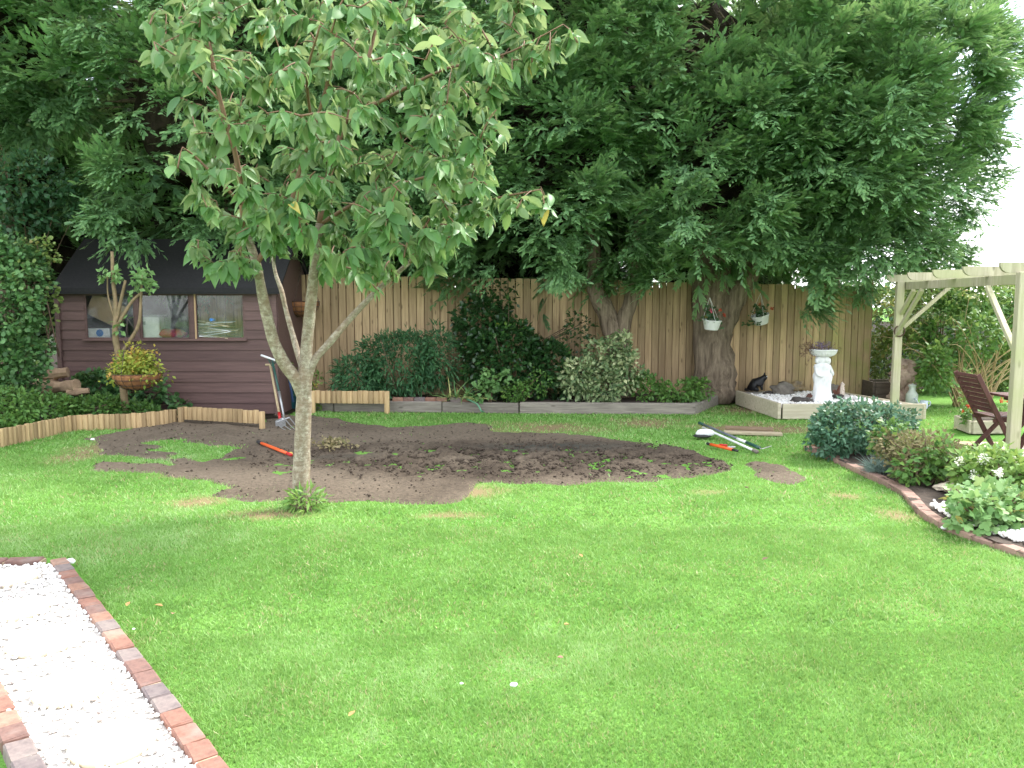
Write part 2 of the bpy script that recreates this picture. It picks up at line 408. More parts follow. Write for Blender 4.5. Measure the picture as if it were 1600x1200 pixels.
def dug(X, Y):          # how freshly dug (cloddy) the soil is
    c = g2(830, 715); d = np.sqrt(((X - c[0]) / 2.6) ** 2 + ((Y - c[1]) / 0.95) ** 2)
    return np.clip(1.35 - d, 0, 1)
st = 0.032
gx = np.arange(-5.4, 4.0, st); gy = np.arange(6.4, 12.8, st)
GX, GY = np.meshgrid(gx, gy); X, Y = GX.ravel(), GY.ravel()
msk = soil_mask(X, Y).reshape(GX.shape)
cell = msk[:-1, :-1] | msk[1:, 1:]
q = np.stack([X, Y], 1); dg = dug(X, Y)
z = ground_z(X, Y) + 0.004 + (fbm(q, 3, 41) - 0.5) * 0.04 + (fbm(q, 12, 43) - 0.5) * (0.02 + 0.10 * dg)
edge = msk.astype(float)
for k in range(9):
    edge[1:-1, 1:-1] = (edge[1:-1, 1:-1] + edge[:-2, 1:-1] + edge[2:, 1:-1] + edge[1:-1, :-2] + edge[1:-1, 2:]) / 5
ef = np.clip((edge.ravel() - .42) / .42, 0, 1); ef = ef * ef * (3 - 2 * ef); gz0 = ground_z(X, Y)
z = gz0 - .016 + (z - gz0 + .018) * ef
damp = np.clip(1.3 - np.sqrt(((X - g2(870, 699)[0]) / 1.0) ** 2 + ((Y - g2(870, 699)[1]) / 0.3) ** 2), 0, 1) + 0.6 * np.clip(1.2 - np.sqrt(((X - g2(535, 715)[0]) / 0.5) ** 2 + ((Y - g2(535, 715)[1]) / 0.16) ** 2), 0, 1)
ii = np.arange(X.size).reshape(GX.shape)
F = np.stack([ii[:-1, :-1], ii[:-1, 1:], ii[1:, 1:], ii[1:, :-1]], -1)[cell]
used, inv = np.unique(F.ravel(), return_inverse=True)
struct('bare_soil', np_mesh('bare_soil', np.stack([X, Y, z], 1)[used], inv.reshape(-1, 4), smooth=True, extra={'damp': np.clip(damp, 0, 1)[used] * 0.8, 'dry': (np.clip(1.25 - 1.6 * dg - 1.1 * fbm(q, 1.3, 301), 0, 1) + .45 * (1 - ef))[used].clip(0, .9)}), m_soil)
# clods
bm = bmesh.new(); bmesh.ops.create_icosphere(bm, subdivisions=1, radius=1); bm.verts.index_update()
ICO_V = np.array([v.co[:] for v in bm.verts]); ICO_F = np.array([[v.index for v in f.verts] for f in bm.faces]); bm.free()
def scatter_rocks(X, Y, Z, size, flat=0.7, seed=0):
    K = len(X); n = len(ICO_V)
    Rm = np.linalg.qr(rng.normal(size=(K, 3, 3)))[0]
    sc = size[:, None] * rng.uniform(0.6, 1.3, (K, 3))
    V = ICO_V[None] * (1 + rng.uniform(-0.28, 0.28, (K, n, 1)))
    V = np.einsum('kij,knj->kni', Rm, V * sc[:, None, :]); V[:, :, 2] *= flat
    V += np.stack([X, Y, Z], 1)[:, None, :]
    F = ICO_F[None] + (np.arange(K) * n)[:, None, None]
    return V.reshape(-1, 3), F.reshape(-1, 3), np.repeat(rng.uniform(0, 1, K), n)
X = rng.uniform(-5, 2.6, 40000); Y = rng.uniform(6.6, 12, 40000)
k = soil_mask(X, Y) & (rng.uniform(0, 1, len(X)) < 0.05 + 0.75 * dug(X, Y) ** 1.2 * (0.3 + 0.7 * (fbm(np.stack([X, Y], 1), 2.0, 77) > 0.48)))
X, Y = X[k], Y[k]; sz = rng.uniform(0.005, 0.013, len(X)) + 0.017 * dug(X, Y) * rng.uniform(0, 1, len(X)) ** 2.5
V, F, t = scatter_rocks(X, Y, ground_z(X, Y) + 0.012, sz)
m_clod = plain('soil_clods', (0.085, 0.066, 0.05), (0.045, 0.035, 0.028), 0.95, 20, coord='World', spec=0.1)
struct('soil_clods', np_mesh('clods', V, F, t), m_clod, 'stuff', 'dark crumbly clods of freshly dug soil')

# grass blades
m_grass = leafm('grass_blades', [(0.0, (0.095, 0.225, 0.042)), (0.45, (0.185, 0.36, 0.085)), (0.70, (0.265, 0.44, 0.145)), (0.77, (0.34, 0.50, 0.22)), (0.85, (0.36, 0.36, 0.17)), (1.0, (0.42, 0.35, 0.2))], 0.5, 0.35, 0.35)
def blades(n, y0, y1, dens, hgt, wid, xlim=0.72):
    Y = rng.uniform(y0, y1, n); X = rng.uniform(-1, 1, n) * (Y * xlim + 0.5)
    q = np.stack([X, Y], 1)
    keep = rng.uniform(0, 1, n) < np.clip((Y * xlim + 0.5) / (y1 * xlim + 0.5), 0, 1)
    sm = soil_mask(X + rng.normal(0, .06, n), Y + rng.normal(0, .11, n)); st_ = straw_amt(X, Y)
    wisp = vnoise(q, 9, 91) * vnoise(q, 2.3, 92)
    keep &= ~sm | ((wisp > 0.42) & (rng.uniform(0, 1, n) < 0.03 + .4 * (wisp - .42)) & (dug(X, Y) < 0.08))
    keep &= rng.uniform(0, 1, n) > 0.8 * st_
    for p in NOGRASS + [PATH_ZONE, PATIO]: keep &= ~in_poly(X, Y, p)
    X, Y, q, st_ = X[keep], Y[keep], q[keep], st_[keep]; n = len(X)
    an = rng.uniform(0, 2 * np.pi, n); h = hgt * rng.uniform(0.5, 1.25, n) * (0.55 + 0.9 * fbm(q, 3.1, 55)); w = wid * rng.uniform(0.6, 1.4, n)
    ln = rng.normal(0, 0.55, (n, 2)) * h[:, None]
    z = ground_z(X, Y) - 0.012
    A = np.stack([X - np.cos(an) * w, Y - np.sin(an) * w, z], 1); B = np.stack([X + np.cos(an) * w, Y + np.sin(an) * w, z], 1)
    T = np.stack([X + ln[:, 0], Y + ln[:, 1], z + h], 1)
    big = fbm(q, 0.8, 61); mid = fbm(q, 5, 66)
    t = 0.42 + 0.55 * (big - 0.5) + 0.5 * (mid - 0.5) + rng.normal(0, 0.12, n)
    t = t + 0.20 * np.clip(fbm(q, 2.2, 71) - .5, 0, 1) * (vnoise(q, 11, 72) > .4) * 2; t = np.clip(t, 0, 0.76); dead = rng.uniform(0, 1, n) < 0.03 + 0.10 * (vnoise(q, 3, 88) > 0.62) + 0.5 * st_
    t[dead] = rng.uniform(0.78, 1, dead.sum())
    V = np.stack([A, B, T], 1).reshape(-1, 3)
    return V, np.arange(3 * n).reshape(-1, 3), np.repeat(t, 3)
PATH_ZONE = [(-3.9, 5.25), (-2.98, 5.25), (-0.72, 2.35), (-1.75, 2.35), (-2.5, 3.5), (-3.9, 5.0)]
VV, FF, TT, off = [], [], [], 0
for a_ in [(270000, 2.55, 4.0, 1, 0.019, 0.0024), (220000, 4.0, 6.0, 1, 0.021, 0.0036), (150000, 6.0, 9.0, 1, 0.024, 0.0058), (90000, 9.0, 13.2, 1, 0.030, 0.009)]:
    V, F, t = blades(*a_); VV.append(V); FF.append(F + off); TT.append(t); off += len(V)
struct('grass', np_mesh('grass', np.vstack(VV), np.vstack(FF), np.concatenate(TT)), m_grass, 'stuff', 'short mown green grass of the lawn')

# ------------------------------------------------------------------ gravel path with brick edging and round stepping stones
def brick_mesh(l, w, h, seed):
    random.seed(seed); mb = MB().box((0, 0, 0), (l, w, h), ch=0.006)
    mb.v = [(x + random.uniform(-.003, .003), y + random.uniform(-.003, .003), z + random.uniform(-.002, .002)) for x, y, z in mb.v]
    return mb.mesh('brick')
m_brick, nt, b = mat_new('clay_brick')
oi = nt.nodes.new('ShaderNodeObjectInfo')
r = ramp(nt, [(0.0, (0.27, 0.135, 0.098)), (0.22, (0.20, 0.115, 0.095)), (0.4, (0.30, 0.165, 0.115)), (0.56, (0.165, 0.135, 0.135)), (0.72, (0.215, 0.175, 0.165)), (0.86, (0.33, 0.20, 0.145))]); r.color_ramp.interpolation = 'CONSTANT'
nt.links.new(oi.outputs['Random'], r.inputs[0])
f = noise_n(nt, 25, 6, 0.7); r2 = ramp(nt, [(0.25, (0.48, 0.48, 0.50)), (0.75, (1.1, 1.06, 1.03))]); nt.links.new(f, r2.inputs[0])
f3 = noise_n(nt, 7, 4, 0.6, 'World'); r3 = ramp(nt, [(0.5, (0, 0, 0)), (0.75, (0.45, 0.45, 0.45))]); nt.links.new(f3, r3.inputs[0])
nt.links.new(mix(nt, mix(nt, r.outputs[0], r2.outputs[0], 1, 'MULTIPLY'), (0.26, 0.23, 0.2), r3.outputs[0]), b.inputs['Base Color']); b.inputs['Roughness'].default_value = 0.85
bump(nt, b, f, 0.5, 0.004)
m_mortar = plain('sandy_mortar', (0.38, 0.29, 0.19), (0.26, 0.2, 0.14), 0.95, 40, coord='World')
def brick_row(root, pts, width, lens, h, top, gap=0.012, seed=1, mat=None):
    """bricks butted along a polyline, each one an object; a mortar strip below"""
    random.seed(seed); Q = [Vector((p[0], p[1], 0)) for p in pts]; seg = [(Q[i], Q[i + 1]) for i in range(len(Q) - 1)]
    tot = sum((b_ - a_).length for a_, b_ in seg)
    def pos(s):
        for a_, b_ in seg:
            L = (b_ - a_).length
            if s <= L: return a_ + (b_ - a_) * (s / L)
            s -= L
        return Q[-1]
    meshes = {l: [brick_mesh(l, width, h, i) for i in range(3)] for l in lens}
    s = 0; n = 0
    while s < tot - 0.05:
        l = random.choice(lens); a_, b_ = pos(s), pos(min(s + l, tot)); c = (a_ + b_) / 2; d = b_ - a_
        M = Matrix.Translation((c.x, c.y, top - h / 2 + random.uniform(-.004, .004))) @ Euler((random.uniform(-.025, .025), random.uniform(-.02, .02), math.atan2(d.y, d.x) + random.uniform(-.02, .02))).to_matrix().to_4x4()
        part('brick', random.choice(meshes[l]), mat or m_brick, root, M); s += l + gap; n += 1
    mo = MB()
    for i in range(len(Q) - 1):
        d = (Q[i + 1] - Q[i]).normalized()
        mo.beam(Q[i] - d * 0.01 + Vector((0, 0, top - h / 2 - 0.012 - 0.0005 * i)), Q[i + 1] + d * 0.01 + Vector((0, 0, top - h / 2 - 0.012 - 0.0005 * i)), width * 0.86, h)
    part('mortar', mo, m_mortar, root)
pr0, pr1 = gr(91, 880), gr(372, 1262)
e = thing('brick_edging', 'row of red and blue-grey bricks between the white gravel path and the lawn', 'edging', pr0, 'brick edgings of the gravel path')
brick_row(e, [pr0, pr1], 0.092, [0.128, 0.135, 0.142], 0.075, 0.035, seed=3)
pl0, pl1 = gr(-75, 960), gr(72, 1262)
e = thing('brick_edging', 'short row of bricks on the outer side of the gravel path in the bottom corner', 'edging', pl0, 'brick edgings of the gravel path')
brick_row(e, [pl0, pl1], 0.095, [0.128, 0.135, 0.142], 0.075, 0.032, seed=8)
e = thing('brick_edging', 'bricks laid end to end across the far end of the white gravel path', 'edging', gr(70, 878), 'brick edgings of the gravel path')
brick_row(e, [gr(66, 880), gr(-190, 888)], 0.09, [0.215], 0.075, 0.035, seed=5)
PATH_POLY = [g2(80, 884), g2(360, 1275), g2(75, 1275), g2(-70, 962), g2(-260, 905), g2(-190, 892)]
mb = MB().add([(x, y, 0.006) for x, y in PATH_POLY], [tuple(range(len(PATH_POLY)))])
m_gbase = plain('gravel_bed', (0.62, 0.6, 0.56), (0.3, 0.27, 0.25), 0.95, 90, coord='World')
struct('path', mb, m_gbase)
STONES = [(18, 908, 0.31), (28, 958, 0.31), (66, 1010, 0.32), (112, 1083, 0.31), (176, 1168, 0.31)]
sc_ = [(*g2(x, y), d) for x, y, d in STONES]
n = 24000; X = rng.uniform(-4.2, -0.5, n); Y = rng.uniform(2.3, 5.4, n); k = in_poly(X, Y, PATH_POLY)
for (cx, cy, d) in sc_: k &= (X - cx) ** 2 + (Y - cy) ** 2 > (d / 2 - 0.008) ** 2
X, Y = X[k], Y[k]
V, F, t = scatter_rocks(X, Y, 0.010 + rng.uniform(0, 0.012, len(X)), rng.uniform(0.007, 0.0125, len(X)), 0.8)
m_gravel, nt, b = mat_new('white_gravel')
a = nt.nodes.new('ShaderNodeAttribute'); a.attribute_name = 'tint'
r = ramp(nt, [(0.0, (0.30, 0.25, 0.24)), (0.05, (0.62, 0.55, 0.5)), (0.15, (0.82, 0.8, 0.77)), (1.0, (0.86, 0.85, 0.83))]); nt.links.new(a.outputs['Fac'], r.inputs[0])
nt.links.new(r.outputs[0], b.inputs['Base Color']); b.inputs['Roughness'].default_value = 0.75
struct('gravel', np_mesh('gravel', V, F, t), m_gravel, 'stuff', 'white stone chippings covering the path')
m_step = plain('cream_stone', (0.74, 0.66, 0.50), (0.60, 0.51, 0.36), 0.85, 18, bmp=0.3)
lab = ['stepping stone nearest the far brick end of the gravel path', 'second round stepping stone from the far end of the gravel path', 'middle one of the five round stepping stones on the path',
       'second nearest round stepping stone on the white gravel path', 'round cream stepping stone nearest the camera on the gravel path']
for i, (cx, cy, d) in enumerate(sc_):
    mb = MB().lathe([(0.001, 0.002), (d / 2 - 0.01, 0.0), (d / 2 - 0.002, 0.012), (d / 2, 0.028), (d / 2 - 0.006, 0.036), (d / 2 - 0.03, 0.038), (0.001, 0.038)], (cx, cy, 0), 28,
                    lambda an, z, i2, s=i: 1 + 0.02 * mnoise.noise(Vector((math.cos(an) * 1.5 + s * 5, math.sin(an) * 1.5, 0))))
    solo('stepping_stone', mb.mesh('stone', 35), m_step, lab[i], 'stepping stone', 'round stepping stones in the gravel path')

# ------------------------------------------------------------------ right border: bed, brick edging
m_earth = plain('bed_earth', (0.075, 0.055, 0.042), (0.035, 0.026, 0.02), 0.95, 14, coord='World', bmp=0.8, dist=0.02)
def heap_sheet(poly, z0, amp, step, seed):
    xs_ = np.arange(min(p[0] for p in poly) - 2 * step, max(p[0] for p in poly) + 2 * step, step); ys_ = np.arange(min(p[1] for p in poly) - 2 * step, max(p[1] for p in poly) + 2 * step, step)
    GX, GY = np.meshgrid(xs_, ys_); X, Y = GX.ravel(), GY.ravel(); m_ = in_poly(X, Y, poly).reshape(GX.shape)
    cell = m_[:-1, :-1] | m_[1:, 1:] | m_[:-1, 1:] | m_[1:, :-1]; ii = np.arange(X.size).reshape(GX.shape)
    F = np.stack([ii[:-1, :-1], ii[:-1, 1:], ii[1:, 1:], ii[1:, :-1]], -1)[cell]; u, inv = np.unique(F.ravel(), return_inverse=True)
    Z = z0 + (fbm(np.stack([X, Y], 1), 6, seed) - 0.5) * amp
    return np_mesh('heap', np.stack([X, Y, Z], 1)[u], inv.reshape(-1, 4), smooth=True)
struct('flower_bed', heap_sheet(BED_R[:-6] + [(4.5, 4.8), (5.25, 6.3), (4.8, 7.4), (4.35, 8.6), (4.2, 9.4), (3.65, 9.3)], 0.03, 0.07, 0.06, 3), m_earth)
e = thing('brick_edging', 'curving line of pinkish bricks edging the flower bed beside the lawn', 'edging', (*EDGE[0], 0))
brick_row(e, EDGE, 0.10, [0.16, 0.17], 0.08, 0.04, seed=12, mat=plain('pinkish_brick', (0.33, 0.215, 0.175), (0.22, 0.135, 0.105), .88, 16, rnd=.22, bmp=.4))
def gravel_patch(c, rx, ry, n, zb):
    X = rng.normal(c[0], rx, n); Y = rng.normal(c[1], ry, n)
    k = in_poly(X - .09, Y - .05, BED_R); X, Y = X[k], Y[k]; n = len(X)
    return scatter_rocks(X, Y, zb + rng.uniform(0, 0.015, n), rng.uniform(0.010, 0.022, n), 0.8)
VV, FF, TT, off = [], [], [], 0
for c, rx, ry, n in [(g2(1474, 806), 0.07, 0.10, 160), (g2(1580, 850), 0.22, 0.12, 700), (g2(1545, 735), 0.25, 0.12, 250), (g2(1500, 720), 0.2, 0.2, 200)]:
    V, F, t = gravel_patch(c, rx, ry, n, 0.05); k = np.ones(len(V), bool); VV.append(V); FF.append(F + off); TT.append(t); off += len(V)
struct('bed_gravel', np_mesh('bed_gravel', np.vstack(VV), np.vstack(FF), np.concatenate(TT)), m_gravel, 'stuff', 'scattered white stones in the flower bed')

# ------------------------------------------------------------------ back planting bed, sleepers
m_sleeper = woodm('grey_sleeper', (0.25, 0.225, 0.19), (0.12, 0.105, 0.09), 'X', 0.2)
BEDBACK = [g2(490, 640), g2(810, 641), g2(1087, 642), g2(1126, 625), (3.7, 14.1), (-3.4, 13.6)]
struct('planting_bed', heap_sheet(BEDBACK, 0.13, 0.09, 0.1, 8), m_earth)
segs = [((470, 640), (521, 641.5), 'short grey block at the left end of the back planting bed'), ((522, 642), (690, 643.5), 'grey timber sleeper below the small log panel and loose bricks'),
        ((691, 643.5), (810, 645), 'grey sleeper below the iris leaves and the green hose'), ((812, 645), (1087, 647), 'longest grey sleeper in front of the variegated shrub'),
        ((1088, 646.5), (1130, 628), 'grey sleeper angled back towards the thick conifer trunk')]
for k_, (a, b_, l) in enumerate(segs):
    A_, B_ = gr(*a), gr(*b_); h = 0.17 + 0.01 * (k_ % 2)
    dv = (B_ - A_).normalized(); nrm = Vector((-dv.y, dv.x, 0)) * 0.06
    mb = MB().beam(A_ + nrm + Vector((0, 0, h / 2 - 0.02)), B_ + nrm + Vector((0, 0, h / 2 - 0.02)), 0.12, h, 0.012)
    solo('sleeper', mb.mesh('sleeper'), m_sleeper, l, 'sleeper', 'sleepers edging the back bed')
x = 612; i = 0; random.seed(4)
blab = ['leftmost loose red brick on the grey sleeper, beside the log panel', 'second loose brick from the log panel on the sleeper', 'third loose brick from the log panel on the sleeper', 'fourth loose brick from the log panel on the sleeper', 'loose brick just left of the dark gap on the sleeper',
        'loose pale brick just right of the dark gap on the sleeper', 'second brick right of the dark gap on the sleeper', 'rightmost loose brick on the sleeper, beside the green hose']
bms = [brick_mesh(0.165, 0.1, 0.065, 40 + i_) for i_ in range(3)]
for k_ in range(8):
    px = 621 + 17.2 * k_ + (5 if k_ > 4 else 0); p = gr(px, 643)
    o = bpy.data.objects.new('loose_brick', bms[k_ % 3]); C.objects.link(o); put(o, m_brick)
    o.location = (p.x, p.y + 0.07, 0.151 + 0.0325); o.rotation_euler = (0, 0, random.uniform(-.06, .06))
    o['label'] = blab[k_]; o['category'] = 'brick'; o['group'] = 'loose bricks on the sleeper'

# ------------------------------------------------------------------ fence
m_fence = woodm('larch_board', (0.53, 0.385, 0.225), (0.33, 0.22, 0.125), 'Z', 0.27, algae=((0.26, 0.27, 0.08), 3.9, 6.2))
m_post = woodm('fence_post', (0.36, 0.25, 0.14), (0.22, 0.14, 0.08), 'Z', 0.1)
FA, FB = Vector((-5.2, 13.42, 0)), Vector((6.36, 14.25, 0))
fd = (FB - FA).normalized(); fn = Vector((fd.y, -fd.x, 0))
fence = thing('board_fence', 'tall brown wooden fence of vertical overlapping boards at the back', 'fence', FA)
s = 0.0; Lf = (FB - FA).length; i = 0; random.seed(21)
fm = {}
def board_mesh(w, h):
    mb = MB(); t0, t1 = 0.012, 0.026
    vs = [(-w / 2, 0, 0), (w / 2, 0, 0), (w / 2, -t1, 0), (-w / 2, -t0, 0)]; vs += [(x_, y_, h) for x_, y_, _ in vs]
    mb.add(vs, [(3, 2, 1, 0), (4, 5, 6, 7), (0, 1, 5, 4), (1, 2, 6, 5), (2, 3, 7, 6), (3, 0, 4, 7)])
    return mb.mesh('board')
while s < Lf:
    f_ = s / Lf; w = 0.136 - 0.02 * f_ + random.uniform(-.004, .004)
    top = 2.20 - 0.03 * int(f_ * 7.99) + random.uniform(-.006, .006)
    p = FA + fd * (s + w / 2)
    M = Matrix.Translation((p.x, p.y, 0.02)) @ Euler((random.uniform(-.004, .004), 0, math.atan2(fd.y, fd.x) + 0.03), 'XYZ').to_matrix().to_4x4()
    part('board', board_mesh(w - 0.016, top - 0.02), m_fence, fence, M); s += w; i += 1
for k_ in range(5):
    p = FA + fd * (Lf * k_ / 4.0) - fn * 0.07
    part('post', MB().box((p.x, p.y, 1.05), (0.1, 0.1, 2.1), ch=0.006), m_post, fence)
part('backing', MB().beam(FA - fn * .012 + Vector((0, 0, .99)), FB - fn * .012 + Vector((0, 0, .99)), .008, 1.9), m_post, fence)
for zz in (0.4, 1.1, 1.75):
    part('rail', MB().beam(FA - fn * 0.036 + Vector((0, 0, zz)), FB - fn * 0.036 + Vector((0, 0, zz)), 0.035, 0.08), m_post, fence)

struct('woodland_floor', MB().add([(-16, 11.4, .006), (-6.7, 10.7, .006), (-5.2, 11.0, .006), (-3.45, 11.7, .006), (-3.3, 13.6, .006), (6.5, 14.45, .006), (9, 16.5, .006), (30, 21, .006), (40, 150, .006), (-150, 150, .006), (-150, 11.4, .006)], [tuple(range(11))]), plain('leaf_litter', (0.035, 0.028, 0.02), (0.015, 0.012, 0.009), .95, 9, coord='World', spec=.05))
# ------------------------------------------------------------------ log-roll edgings
m_log = woodm('pale_log', (0.46, 0.335, 0.18), (0.26, 0.175, 0.09), 'Z', 0.3, knots=False)
def log_mesh(r, h, flat=0.55):
    mb = MB(); seg = 10
    mb.lathe([(r * 0.94, 0), (r, 0.006), (r, h - 0.006), (r * 0.93, h)], (0, 0, 0), seg)
    mb.v = [(x_, y_ * flat, z_) for x_, y_, z_ in mb.v]
    return mb.mesh('log', 40)
def log_panel(label, pts, base, top, pitch, posts=(), grp='log edgings round the back of the lawn'):
    e = thing('log_edging', label, 'edging', (*pts[0], 0), grp)
    lm = [log_mesh(pitch / 2 * 1.0, top - base + d, 0.6) for d in (0, -.004, .005)]
    for i in range(len(pts) - 1):
        A_, B_ = Vector((*pts[i], 0)), Vector((*pts[i + 1], 0)); L = (B_ - A_).length; n = max(1, round(L / pitch)); an = math.atan2(B_.y - A_.y, B_.x - A_.x)
        for k in range(n):
            p = A_.lerp(B_, (k + .5) / n)
            part('log', random.choice(lm), m_log, e, Matrix.Translation((p.x, p.y, base)) @ Matrix.Rotation(an, 4, 'Z') @ Matrix.Diagonal((L / n / pitch, 1, 1, 1)))
        part('backing_batten', MB().beam(A_ + Vector((0, .028, (base + top) / 2)), B_ + Vector((0, .028, (base + top) / 2)), 0.015, 0.03), m_log, e)
    for (x_, y_) in posts: part('post', log_mesh(0.042, top + 0.1, 1.0), m_log, e, Matrix.Translation((x_, y_, -0.1)))
    return e
log_panel('long low log edging along the ivy bank at the left of the lawn', [(-6.35, 8.3), g2(0, 697), g2(112, 672), g2(222, 668), g2(277, 661)], -0.02, 0.20, 0.066)
log_panel('small log panel with two end posts in front of the brown shed', [g2(286, 661), g2(405, 668)], 0.055, 0.235, 0.083, [g2(283, 662), g2(410, 670)])
log_panel('small log panel with two end posts before the back bed beside the cherry trunk', [(g2(497, 641)[0], 12.42), (g2(603, 643)[0], 12.34)], 0.14, 0.335, 0.083, [(g2(494, 641)[0], 12.4), (g2(607, 643)[0], 12.32)])

# ------------------------------------------------------------------ shed
m_shed = woodm('brown_stained_board', (0.130, 0.078, 0.070), (0.085, 0.050, 0.047), 'X', 0.16, 0.6, False)
m_felt = plain('roof_felt', (0.022, 0.021, 0.022), (0.012, 0.012, 0.013), 0.95, 30, bmp=0.4)
m_dark = plain('shed_inside', (0.055, 0.042, 0.035), (0.03, 0.024, 0.02), 0.9, 6)
SX0, SX1, SY, SE = at(97, 600, 12.1).x, at(436, 600, 12.1).x, 12.1, 1.87
shed = thing('garden_shed', 'dark brown wooden garden shed with three windows under the trees', 'shed', ((SX0 + SX1) / 2, SY, 0))
wz0 = at(200, 530, SY).z; wz1 = at(200, 459, SY).z
wins = [(at(133, 500, SY).x, at(212, 500, SY).x), (at(219, 500, SY).x, at(298, 500, SY).x), (at(305, 500, SY).x, at(383, 500, SY).x)]
nb = 12; bh = SE / nb
def clap(x0, x1, z0, z1, y, parent=shed):
    vs = [(x0, y, z0), (x1, y, z0), (x1, y - 0.02, z0), (x0, y - 0.02, z0), (x0, y, z1), (x1, y, z1), (x1, y - 0.006, z1), (x0, y - 0.006, z1)]
    part('weatherboard', MB().add(vs, [(3, 2, 1, 0), (4, 5, 6, 7), (0, 1, 5, 4), (1, 2, 6, 5), (2, 3, 7, 6), (3, 0, 4, 7)]), m_shed, parent)
zb = [wz0 - 0.0 - bh * k for k in range(8)]
z = 0.02
rows = []
nlow = round((wz0 - 0.02) / 0.155); hl = (wz0 - 0.02) / nlow
for k in range(nlow): clap(SX0, SX1, 0.02 + hl * k, 0.02 + hl * (k + 1) + 0.01, SY)
nup = 5; hu = (SE - wz0) / nup
for k in range(nup):
    for (x0, x1) in [(SX0, wins[0][0]), (wins[2][1], SX1)]: clap(x0, x1, wz0 + hu * k, wz0 + hu * (k + 1) + 0.008, SY)
for (xa, xb) in [(wins[0][1], wins[1][0]), (wins[1][1], wins[2][0])]:
    part('mullion', MB().box(((xa + xb) / 2, SY - 0.012, (wz0 + SE) / 2), (xb - xa, 0.045, SE - wz0), ch=.003), m_shed, shed)
part('window_header', MB().box(((SX0 + SX1) / 2, SY - 0.004, (wz1 + SE) / 2 + 0.004), (wins[2][1] - wins[0][0], 0.03, SE - wz1), ch=.003), m_shed, shed)
part('sill', MB().box(((wins[0][0] + wins[2][1]) / 2, SY - 0.035, wz0 - 0.012), (wins[2][1] - wins[0][0] + 0.06, 0.06, 0.03), ch=.004), m_shed, shed)
for x_ in (SX0 + 0.0, SX1 - 0.03): part('corner_trim', MB().box((x_, SY - 0.022, SE / 2), (0.07, 0.03, SE), ch=.004), m_shed, shed)
DEP = 2.0
for x_, nm in ((SX0, 'l'), (SX1, 'r')):
    mb = MB(); t_ = 0.03; vs = [(x_ - t_ / 2, SY + .01, 0), (x_ - t_ / 2, SY + DEP, 0), (x_ - t_ / 2, SY + DEP, SE), (x_ - t_ / 2, SY + DEP / 2, 2.62), (x_ - t_ / 2, SY + .01, SE)]
    vs += [(x_ + t_ / 2, y_, z_) for _, y_, z_ in vs]
    mb.add(vs, [(4, 3, 2, 1, 0), (5, 6, 7, 8, 9), (0, 1, 6, 5), (1, 2, 7, 6), (2, 3, 8, 7), (3, 4, 9, 8), (4, 0, 5, 9)])
    part('gable_wall', mb, m_shed, shed)
part('rear_wall', MB().box(((SX0 + SX1) / 2, SY + DEP, SE / 2), (SX1 - SX0, 0.03, SE)), m_dark, shed)
part('floor', MB().box(((SX0 + SX1) / 2, SY + DEP / 2, 0.04), (SX1 - SX0 - .04, DEP - .06, 0.04)), m_dark, shed)
roof = MB()
for sgn in (0, 1):
    a = Vector((0, SY - 0.10, SE - 0.035)) if not sgn else Vector((0, SY + DEP + 0.1, SE - 0.035)); b_ = Vector((0, SY + DEP / 2, 2.70))
    for (x0, x1) in [(SX0 - .07, SX1 + .07)]:
        n_ = Vector((0, -(b_ - a).z, (b_ - a).y)).normalized() * (0.03 if not sgn else -0.03)
        vs = [(x0, a.y, a.z), (x1, a.y, a.z), (x1, b_.y, b_.z), (x0, b_.y, b_.z)]; vs += [(x_, y_ + n_.y, z_ + n_.z) for x_, y_, z_ in vs]
        roof.add(vs, [(3, 2, 1, 0), (4, 5, 6, 7), (0, 1, 5, 4), (1, 2, 6, 5), (2, 3, 7, 6), (3, 0, 4, 7)])
rf = part('roof', roof, m_felt, shed)
part('eave_board', MB().box(((SX0 + SX1) / 2, SY - 0.105, SE + 0.005), (SX1 - SX0 + .15, 0.018, 0.09)), m_felt, rf)
m_pane = bpy.data.materials.new('hazy_glass'); m_pane.use_nodes = True; nt = m_pane.node_tree; nt.nodes.clear()
o_ = nt.nodes.new('ShaderNodeOutputMaterial'); tr = nt.nodes.new('ShaderNodeBsdfTransparent'); gl = nt.nodes.new('ShaderNodeBsdfGlossy'); gl.inputs['Roughness'].default_value = 0.06
df = nt.nodes.new('ShaderNodeBsdfDiffuse'); df.inputs[0].default_value = (0.5, 0.52, 0.55, 1)
f = noise_n(nt, 3.5, 5, 0.6, 'World'); rr_ = ramp(nt, [(0.42, (0.01, 0.01, 0.01)), (0.75, (0.22, 0.22, 0.22))]); nt.links.new(f, rr_.inputs[0])  # pale diffuse haze mixed over the clear pane in noise patches
s1 = nt.nodes.new('ShaderNodeMixShader'); nt.links.new(rr_.outputs[0], s1.inputs[0]); nt.links.new(tr.outputs[0], s1.inputs[1]); nt.links.new(df.outputs[0], s1.inputs[2])
s2 = nt.nodes.new('ShaderNodeMixShader'); fr = nt.nodes.new('ShaderNodeFresnel'); fr.inputs[0].default_value = 1.5
nt.links.new(fr.outputs[0], s2.inputs[0]); nt.links.new(s1.outputs[0], s2.inputs[1]); nt.links.new(gl.outputs[0], s2.inputs[2]); nt.links.new(s2.outputs[0], o_.inputs[0])
m_bare = woodm('bare_pine', (0.42, 0.29, 0.17), (0.3, 0.2, 0.11), 'Z', 0.1, knots=False)
